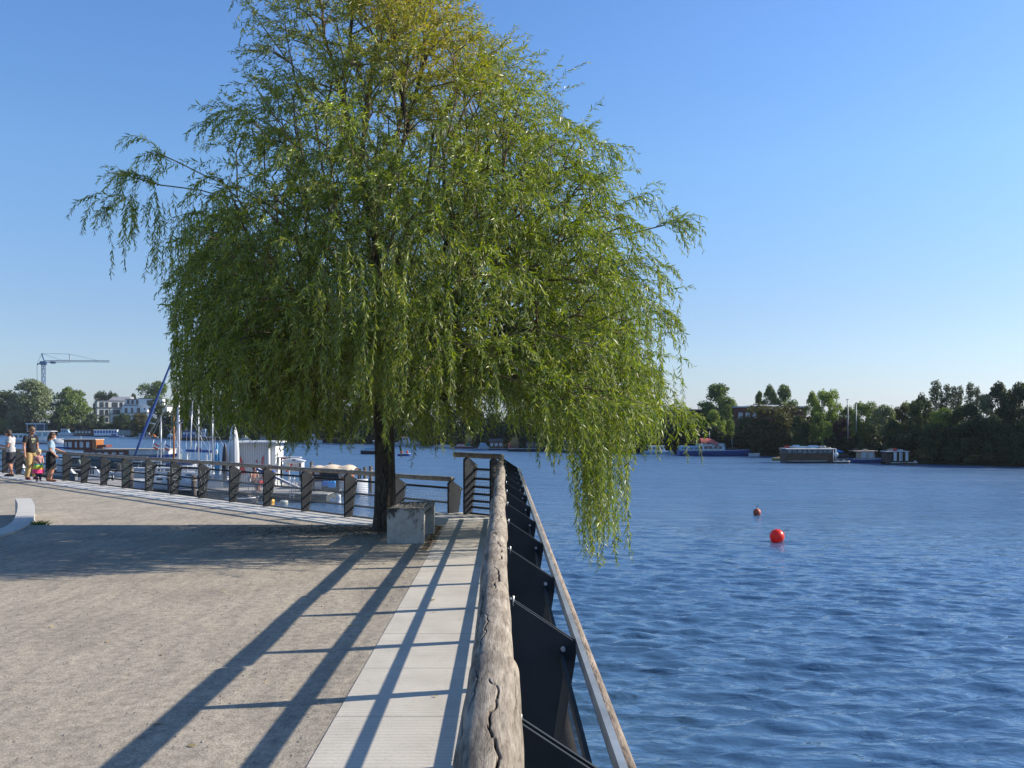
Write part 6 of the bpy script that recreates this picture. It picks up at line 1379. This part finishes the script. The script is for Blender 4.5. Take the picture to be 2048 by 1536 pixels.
pontoon('dark planked pontoon behind the four people at the left edge', [pp(-60, 66), pp(130, 62), pp(240, 60), pp(240, 63), pp(130, 65.5), pp(-60, 70)], M_DTIM)
pontoon('second dark planked pontoon, nearer the quay, at the left edge', [pp(-60, 52), pp(110, 50), pp(110, 51.6), pp(-60, 54)], M_DTIM)
boat('motor_boat', 'grey and brown covered boat behind the railing between the two men', 44, 940, 46, [('cover', M_DTIM, .1, .8, .55, 1.1, .4, .4), ('motor', M_HK, -.03, .04, .2, .9, .1, 0)], H=.6, hm=M_GREYP, dep=72)
boat('motor_boat', 'dark hulled boat with a light roof right of the woman', 152, 935, 54, [('cabin', M_HGR, .2, .7, .6, 1.35, .36, .3, W2(3)), ('roof', M_GREYP, .18, .68, 1.36, 1.42, .4, 0)], H=.65, hm=M_HK, dep=70)
boat('motor_boat', 'brown wooden dinghy under the long motor ship', 205, 945, 40, [('thwart', M_DECK, .3, .38, .35, .4, .42, 0), ('thwart', M_DECK, .6, .68, .35, .4, .42, 0)], H=.42, hm=M_HBR, dep=67)
boat('motor_boat', 'grey rubber boat tied before the graffiti posts', 225, 965, 46, [('console', M_HK, .4, .52, .3, .85, .15, .1), ('motor', M_HK, -.03, .05, .2, .9, .1, 0)], H=.4, hm=M_HGR, dep=56)
boat('motor_boat', 'pale boat with a dark cover in front of the kayaks', 440, 960, 60, [('cover', M_HK, .1, .6, .5, .9, .4, .3), ('windscreen', M_TEAL, .6, .65, .5, .95, .3, .1)], H=.55, hm=M_GREYP, dep=52)
boat('motor_boat', 'dark green boat low in the water below the kiosk', 480, 1000, 64, [('cover', M_DTIM, .1, .85, .3, .6, .42, .3)], H=.35, hm=M_HK, dep=44, beam=1.)
for px_, d_, t_, lab_ in [(300, 47, 938, 'dark mooring pile low behind the railing, left of the wooden mast'), (340, 46, 944, 'dark mooring pile low behind the railing, just under the wooden mast'), (388, 45.5, 950, 'dark mooring pile low behind the railing, right of the wooden mast'), (262, 48, 934, 'dark mooring pile low behind the railing below the blue furled sail')]:
    x, y = pp(px_, d_); simple('mooring_pile', lab_, 'pile', (x, y, WZ), [('post', M_PILE, lambda m_: m_.tube([(x, y, WZ - .8), (x, y, zpx(t_, d_))], .13, 12)), ('rope', M_TAN, lambda m_: m_.tube([(x + .14 * math.cos(k), y + .14 * math.sin(k), zpx(t_, d_) - .35 + .015 * k) for k in [i * .6 for i in range(22)]], .016, 5))], group='mooring piles')
# ------------------------------------------------------------------ people
M_SKIN = mat('skin', (.46, .25, .17), .55, 0, .06, 8); M_SKINT = mat('tanned_skin', (.38, .18, .11), .5, 0, .06, 8)
def cloth_m(name, c): return mat(name, c, .9, 0, .12, 18, .15, 60)
def remesh(o, vs, sm=3):
    r_ = o.modifiers.new('remesh', 'REMESH'); r_.mode = 'VOXEL'; r_.voxel_size = vs; r_.use_smooth_shade = True
    s_ = o.modifiers.new('smooth', 'SMOOTH'); s_.factor = .5; s_.iterations = sm; return o
def person(label, loc, h, rz, J=None, wear=(), skin=M_SKIN, group=None, fine=True, fat=1., hs=1.):
    "joints in units of the body height; the figure faces local -Y"
    j = {'pel': (0, 0, .525), 'wai': (0, 0, .61), 'che': (0, .005, .72), 'nkb': (0, .012, .812), 'nek': (0, .004, .852), 'hed': (0, -.012, .925),
         'sl': (.105, .008, .798), 'el': (.135, .012, .630), 'wl': (.140, -.025, .478), 'sr': (-.105, .008, .798), 'er': (-.135, .012, .630), 'wr': (-.140, -.025, .478),
         'hl': (.050, 0, .505), 'kl': (.055, -.012, .275), 'al': (.055, .012, .045), 'hr': (-.050, 0, .505), 'kr': (-.055, -.012, .275), 'ar': (-.055, .012, .045)}
    toe = {'l': (0, -.095, -.032), 'r': (0, -.095, -.032)}
    for k, v in (J or {}).items():
        if k in ('tl', 'tr'): toe[k[1]] = v
        else: j[k] = v
    j = {k: Vector(v) * h for k, v in j.items()}; toe = {k: Vector(v) * h for k, v in toe.items()}
    t = thing('person', label, 'person', loc, group, rz); f_ = fat * h
    def limb(mb, pts, rs, grow=0.): mb.tube([j[p_] if isinstance(p_, str) else p_ for p_ in pts], [r_ * f_ + grow for r_ in rs], 12)
    def torso(mb, grow=0., zb='pel', ws=1.):
        rows = []; N_ = 16
        seq = [('pel', .078, .056, -.030), ('pel', .086, .060, .0), ('wai', .072, .052, 0), ('che', .090, .062, 0), ('che', .094, .062, .045), ('nkb', .082, .048, -.014), ('nkb', .040, .036, .012)]
        for nm, a_, b_, dz in seq:
            c_ = j[nm] + Vector((0, 0, dz * h)); rows.append([c_ + Vector((math.cos(q) * (a_ * f_ + grow), math.sin(q) * (b_ * f_ + grow), 0)) for q in [k * 2 * math.pi / N_ for k in range(N_)]])
        mb.grid(rows, True, True); mb.poly(rows[0][::-1]); mb.poly(rows[-1])
    b = MB(); torso(b)
    limb(b, ['nkb', 'nek', j['hed'] - Vector((0, -.004, .02)) * h], [.034, .029, .030])
    nb_ = len(b.v); hd = j['hed']; dirn = (hd - j['nek']).normalized()
    b.sphere(hd + Vector((0, .008, .008)) * h, .054 * h, 18, 12, (.90, 1.05, 1.12)); b.sphere(hd + Vector((0, -.018, -.028)) * h, .036 * h, 14, 9, (.92, 1.0, .95))
    b.tube([hd + Vector((0, -.048, .008)) * h, hd + Vector((0, -.064, -.012)) * h, hd + Vector((0, -.05, -.018)) * h], [.007 * h, .010 * h, .007 * h], 8)
    for sx in (-1, 1): b.sphere(hd + Vector((sx * .049, .008, -.004)) * h, .013 * h, 8, 6, (.5, .8, 1.2))
    b.v[nb_:] = [tuple(hd + (Vector(q_) - hd) * hs) for q_ in b.v[nb_:]]
    for s in 'lr':
        sg = 1 if s == 'l' else -1
        limb(b, ['s' + s, j['s' + s].lerp(j['e' + s], .4), 'e' + s, j['e' + s].lerp(j['w' + s], .35), 'w' + s], [.034, .031, .024, .025, .0155])
        b.sphere(j['s' + s], .036 * f_, 12, 8)
        fd = (j['w' + s] - j['e' + s]).normalized(); side = fd.cross(Vector((0, 1, 0))).normalized() if abs(fd.y) < .9 else Vector((1, 0, 0)); pm = j['w' + s] + fd * .030 * h
        nz = fd.cross(side).normalized()
        b.tube([j['w' + s], pm, pm + fd * .022 * h], [.015 * h, .021 * h, .020 * h], 10)
        for q in range(4):
            o_ = nz * ((q - 1.5) * .0115 * h); L_ = (.040, .046, .042, .034)[q] * h; p0 = pm + fd * .018 * h + o_
            cu = side * (-sg) * .3; p1 = p0 + fd * L_ * .5; p2 = p1 + (fd + cu).normalized() * L_ * .5; b.tube([p0, p1, p2], [.0066 * h, .0060 * h, .0050 * h], 7)
        th_ = nz * (-.022 * h); b.tube([pm - fd * .012 * h + th_ * .6, pm + fd * .008 * h + th_ * 1.3, pm + fd * .030 * h + th_ * 1.45], [.0085 * h, .0078 * h, .006 * h], 7)
        limb(b, ['h' + s, j['h' + s].lerp(j['k' + s], .35), 'k' + s, j['k' + s].lerp(j['a' + s], .3), 'a' + s], [.054, .050, .034, .036, .020])
        b.tube([j['a' + s] + Vector((0, .014, -.012)) * h, j['a' + s] + toe[s] * .5 + Vector((0, 0, .004)) * h, j['a' + s] + toe[s]], [.020 * h, .022 * h, .015 * h], 10)
    o = b.build('body', skin, t, world=False); remesh(o, .0075 if fine else .018, 2)
    for it in wear:
        nm, m_ = it[0], it[1]; g = MB(); rs = True; vs = .010 if fine else .02
        if nm == 't_shirt' or nm == 'shirt' or nm == 'top':
            torso(g, .010 * h); ln = it[2] if len(it) > 2 else .55
            for s in 'lr': limb(g, ['s' + s, j['s' + s].lerp(j['e' + s], ln)], [.034, .034], .008 * h); g.sphere(j['s' + s], .0415 * f_, 12, 8)
            limb(g, [j['pel'] + Vector((0, 0, -.01)) * h, j['wai']], [.086, .08], .004 * h)
        elif nm in ('trousers', 'shorts', 'leggings'):
            e = {'trousers': 1., 'shorts': .46, 'leggings': 1.}[nm]; w_ = {'trousers': .012, 'shorts': .016, 'leggings': .004}[nm] * h
            rows = [[j['pel'] + Vector((math.cos(q) * (.088 * f_ + w_ * .3), math.sin(q) * (.063 * f_ + w_ * .3), dz * h)) for q in [k * 2 * math.pi / 16 for k in range(16)]] for dz in (-.045, .0, .035)]
            g.grid(rows, True, True); g.poly(rows[0][::-1]); g.poly(rows[-1])
            for s in 'lr':
                if nm == 'shorts': limb(g, ['h' + s, j['h' + s].lerp(j['k' + s], .5), j['h' + s].lerp(j['k' + s], .95)], [.056, .054, .052], w_)
                else: limb(g, ['h' + s, j['h' + s].lerp(j['k' + s], .4), 'k' + s, j['k' + s].lerp(j['a' + s], .4), j['a' + s] + Vector((0, 0, .008)) * h], [.056, .052, .038, .036, .030], w_)
        elif nm in ('skirt', 'dress_skirt'):
            z0, z1, r0, r1 = it[2:6]; rows = []
            for k in range(7):
                q = k / 6; z = lerp(z0, z1, q) * h; a_ = lerp(r0, r1, q ** .7) * h; cx_ = j['pel'].x * (1 - q); rows.append([Vector((cx_ + math.cos(a) * a_ * (1 + .05 * math.sin(a * 5) * q), j['pel'].y + math.sin(a) * a_ * .78, z)) for a in [k2 * 2 * math.pi / 24 for k2 in range(24)]])
            g.grid(rows, True, True); g.poly(rows[0]); g.poly(rows[-1][::-1]); rs = False
        elif nm in ('shoe', 'sandal'):
            for s in 'lr':
                g = MB(); a_ = j['a' + s]; hh = .030 if nm == 'shoe' else .012
                g.tube([a_ + Vector((0, .026, -.018)) * h, a_ + toe[s] * .35 + Vector((0, 0, -.004)) * h, a_ + toe[s] * .8, a_ + toe[s] * 1.12 + Vector((0, 0, .002)) * h], [.022 * h, .028 * h, .024 * h, .014 * h], 10); oo = g.build(nm, m_, t, world=False); remesh(oo, vs, 1)
            continue
        elif nm == 'hair':
            st = it[2] if len(it) > 2 else 'short'
            g.sphere(hd + Vector((0, .010, .028)) * h * hs, .0585 * h * hs, 18, 12, (.97, 1.08, 1.0)); g.sphere(hd + Vector((0, .030, .0)) * h * hs, .050 * h * hs, 14, 10, (1.05, .9, 1.2))
            if st == 'long': g.tube([hd + Vector((0, .05, .02)) * h, hd + Vector((0, .072, -.05)) * h, hd + Vector((0, .070, -.13)) * h, hd + Vector((-.01, .068, -.215)) * h], [.026 * h, .030 * h, .027 * h, .010 * h], 10)
            if st == 'bob': g.sphere(hd + Vector((0, .022, -.012)) * h * hs, .060 * h * hs, 16, 10, (1.02, .85, 1.1))
        elif nm == 'cap':
            g.sphere(hd + Vector((0, .006, .026)) * h, .060 * h, 16, 10, (.96, 1.05, .85)); g.tube([hd + Vector((0, -.04, .03)) * h, hd + Vector((0, -.095, .022)) * h], [.034 * h, .024 * h], 8)
        elif nm == 'sunglasses':
            g.box(hd + Vector((0, -.052, .008)) * h, (.078 * h, .016 * h, .018 * h)); [g.bar(hd + Vector((sx * .040, -.05, .010)) * h, hd + Vector((sx * .052, .0, .008)) * h, .004 * h, .006 * h) for sx in (-1, 1)]; rs = False
        elif nm == 'phone':
            c_ = (j['wl'] + j['wr']) / 2 + Vector((0, -.04, .01)) * h; g.box(c_, (.040 * h, .006 * h, .08 * h), M=Matrix.Rotation(R(50), 3, 'X')); rs = False
        elif nm == 'chest_print':
            for (x, z, w_, hh) in it[2]:
                g.box(j['che'] + Vector((x, -.0735, z)) * h, (w_ * h, .004, hh * h))
            rs = False
        elif nm == 'vest': torso(g, .022 * h)
        oo = g.build('skirt' if nm == 'dress_skirt' else nm, m_, t, world=False)
        if rs: remesh(oo, vs, 2)
    return t
def stand(px, u): # standing point on the lower walkway strip seen in column px, u metres inside the railing line
    k = (px - VX) / F; c0 = L0 - NO * u
    s = (k * c0.y - c0.x) / (-.7071 - k * .7071); q = c0 + D * s; return Vector((q.x, q.y, zlow(q.x, q.y) + .03))
M_DKHAIR = mat('dark_brown_hair', (.045, .025, .015), .6, 0, .3, 40); M_BRHAIR = mat('brown_hair', (.16, .085, .04), .6, 0, .3, 40); M_BLOND = mat('blond_hair', (.62, .46, .24), .6, 0, .2, 40)
q = stand(22, .50)
person('man in white t-shirt and dark shorts looking down at his phone, leftmost at the railing', q, 1.76, R(-82),
       {'nkb': (0, -.010, .805), 'nek': (0, -.030, .842), 'hed': (0, -.058, .905), 'el': (.125, -.02, .63), 'wl': (.045, -.150, .640), 'er': (-.125, -.02, .63), 'wr': (-.045, -.150, .640), 'al': (.05, .05, .045), 'ar': (-.05, -.045, .045)},
       [('t_shirt', cloth_m('off_white_cotton', (.44, .43, .42))), ('shorts', cloth_m('dark_navy_cotton', (.022, .024, .034))), ('shoe', cloth_m('dark_shoe', (.03, .03, .035))), ('hair', M_DKHAIR), ('phone', M_HK)], M_SKINT)
q = stand(62, .62)
person('tall man in a black printed t-shirt, khaki trousers, red shoes and sunglasses', q, 1.86, R(62),
       {'nek': (0, -.006, .85), 'hed': (0, -.038, .918), 'wl': (.135, -.02, .475), 'al': (.055, -.03, .045), 'ar': (-.055, .045, .045)},
       [('t_shirt', cloth_m('black_cotton', (.016, .015, .018))), ('trousers', cloth_m('khaki_cotton', (.40, .28, .12))), ('shoe', cloth_m('dark_red_shoe', (.22, .025, .03))), ('hair', M_BRHAIR), ('sunglasses', M_HK),
        ('chest_print', cloth_m('faded_yellow_print', (.42, .44, .25)), [(-.028, .045, .018, .030), (.0, .045, .018, .030), (.028, .045, .018, .030), (0, .005, .06, .008), (-.012, -.02, .03, .010)])], M_SKINT)
q = stand(77, .70)
person('small blond child in a rainbow coloured dress between the two adults', q, 1.10, R(50),
       {'hed': (0, -.02, .895), 'nek': (0, 0, .822), 'nkb': (0, .005, .775), 'sl': (.10, .008, .755), 'sr': (-.10, .008, .755), 'el': (.135, -.01, .63), 'er': (-.135, -.01, .63), 'wl': (.10, -.10, .57), 'wr': (-.10, -.10, .57)},
       [('top', cloth_m('pale_pink_cotton', (.42, .22, .20)), .2), ('dress_skirt', cloth_m('teal_cotton', (.03, .42, .40)), .56, .50, .10, .125), ('dress_skirt', cloth_m('lime_cotton', (.45, .60, .06)), .501, .42, .126, .155), ('dress_skirt', cloth_m('orange_yellow_cotton', (.75, .42, .06)), .421, .37, .156, .170), ('dress_skirt', cloth_m('pink_cotton', (.80, .06, .20)), .371, .25, .171, .170),
        ('leggings', cloth_m('navy_leggings', (.02, .025, .06))), ('shoe', cloth_m('grey_shoe', (.30, .28, .26))), ('hair', M_BLOND, 'bob')], M_SKIN, fat=1.0, hs=1.3)
q = stand(103, .48)
person('woman with long dark ponytail, pale denim shirt and black skirt, hand on the railing', q, 1.68, R(118),
       {'pel': (0, .01, .525), 'hed': (0, -.022, .925), 'el': (.15, -.06, .66), 'wl': (.14, -.20, .60), 'er': (-.135, .03, .64), 'wr': (-.10, -.06, .54), 'kl': (.02, -.03, .285), 'al': (-.03, .02, .045), 'kr': (-.045, -.015, .28), 'ar': (.045, .07, .055)},
       [('shirt', cloth_m('pale_denim', (.27, .37, .44)), .75), ('skirt', cloth_m('black_skirt_cloth', (.008, .008, .009)), .605, .27, .094, .128), ('sandal', cloth_m('brown_leather', (.16, .07, .04))), ('hair', M_DKHAIR, 'long')], M_SKINT, fat=.92)
# people on the pontoon
def seat(loc, rz, m_, label):
    t = thing('folding_chair', label, 'chair', loc, None, rz)
    g = MB(); g.box((0, 0, .42), (.42, .40, .04)); g.build('seat', m_, t, world=False)
    g = MB(); g.box((0, .21, .66), (.42, .03, .30)); g.build('backrest', m_, t, world=False)
    for sx in (-1, 1):
        for sy in (-1, 1): g = MB(); g.tube([(sx * .19, sy * .17, 0), (sx * .19, sy * .17, .42)], .014, 5); g.build('leg', M_ALU, t, world=False)
SIT = {'pel': (0, 0, .29), 'wai': (0, .0, .375), 'che': (0, -.01, .485), 'nkb': (0, -.02, .577), 'nek': (0, -.03, .617), 'hed': (0, -.05, .69), 'sl': (.105, -.015, .563), 'sr': (-.105, -.015, .563), 'el': (.135, -.07, .42), 'er': (-.135, -.07, .42), 'wl': (.07, -.17, .40), 'wr': (-.07, -.17, .40),
       'hl': (.05, 0, .275), 'hr': (-.05, 0, .275), 'kl': (.06, -.235, .275), 'kr': (-.06, -.235, .275), 'al': (.06, -.22, .045), 'ar': (-.06, -.22, .045)}
p0 = Vector((*pp(531, 46.3), DKZ)); seat(p0, R(-60), M_GREYP, 'chair under the bare-backed sitter on the pontoon')
person('bare-backed person in red shorts sitting on the pontoon under a red cap', p0, 1.75, R(-60), SIT, [('shorts', cloth_m('red_cotton', (.45, .03, .03))), ('hair', M_DKHAIR), ('cap', cloth_m('dark_red_cap', (.30, .03, .03)))], M_SKINT, fine=False)
p0 = Vector((*pp(507, 46.8), DKZ)); seat(p0, R(50), M_WHITE, 'chair under the left sitter half hidden by a railing post')
person('tanned sitter half hidden behind a railing post, left of the bare-backed one', p0, 1.70, R(50), SIT, [('shorts', cloth_m('brown_cotton', (.12, .06, .04))), ('hair', M_BRHAIR)], M_SKINT, fine=False)
p0 = Vector((*pp(541, 47.5), DKZ)); seat(p0, R(-20), M_WHITE, 'chair under the sitter in the blue shirt')
person('sitter in a blue shirt and bright orange red hat on the pontoon', p0, 1.78, R(-20), SIT, [('t_shirt', cloth_m('blue_cotton', (.03, .10, .45))), ('shorts', cloth_m('pale_cotton', (.5, .5, .5))), ('hair', M_BRHAIR), ('cap', cloth_m('orange_red_cap', (.85, .09, .02)))], M_SKIN, fine=False)
cz = WZ + .72
dcr = CR.location.y - .95
for px_, lab, c_ in [(71, 'red-shirted passenger at the rail of the white cruiser, leftmost', (.35, .04, .05)), (79, 'passenger in dark blue at the rail of the white cruiser, between two in red', (.06, .05, .12)), (86, 'passenger in dark red at the rail of the white cruiser, rightmost', (.28, .05, .06))]:
    person(lab, Vector(((px_ - VX) / F * dcr, dcr, cz - .40)), 1.7, R(10), SIT, [('t_shirt', cloth_m('cruise_shirt_%d' % px_, c_)), ('trousers', cloth_m('dark_trousers', (.03, .03, .04))), ('hair', M_DKHAIR)], M_SKIN, fine=False)
dd_ = DING.location.y
for px_, lab, c_ in [(803, 'person in an orange vest at the left end of the dinghy', (.75, .14, .03)), (814, 'person in a red vest at the right end of the dinghy', (.65, .05, .05))]:
    person(lab, Vector(((px_ - VX) / F * dd_, dd_, WZ - .02)), 1.1, R(20), SIT, [('vest', cloth_m('life_vest_%d' % px_, c_)), ('trousers', cloth_m('dark_trousers', (.03, .03, .04))), ('hair', M_DKHAIR)], M_SKIN, fine=False)
# graffiti on the posts of the lower railing
for k_, txt, m_ in [(4, 'S', M_GRD), (5, 'UCS', M_GRD), (6, 'WWJ', M_GRF), (7, 'BATC', M_GRF), (8, 'SUNS', M_GRF), (9, 'SUF', M_GRG), (10, 'AS', M_GRD)]:
    if k_ < len(lposts):
        for q_, ch in enumerate(txt): pass
        word(lposts[k_], sps[k_], txt, .80, .62 / len(txt), m_)
# ------------------------------------------------------------------ thin air over the water
hm_ = bpy.data.materials.new('thin_haze'); hm_.use_nodes = True; hn = hm_.node_tree.nodes; hn.remove(hn['Principled BSDF'])
pv = hn.new('ShaderNodeVolumePrincipled'); pv.inputs['Color'].default_value = (.80, .90, 1, 1); pv.inputs['Density'].default_value = .00012; pv.inputs['Anisotropy'].default_value = .2
hm_.node_tree.links.new(pv.outputs[0], hn['Material Output'].inputs['Volume'])
g = MB(); g.box((0, 1150, 18), (3400, 2900, 2 * (18 - WZ) + 8))
tag(g.build('haze', hm_), kind='stuff')
sc.cycles.volume_bounces = 0; sc.cycles.volume_max_steps = 16
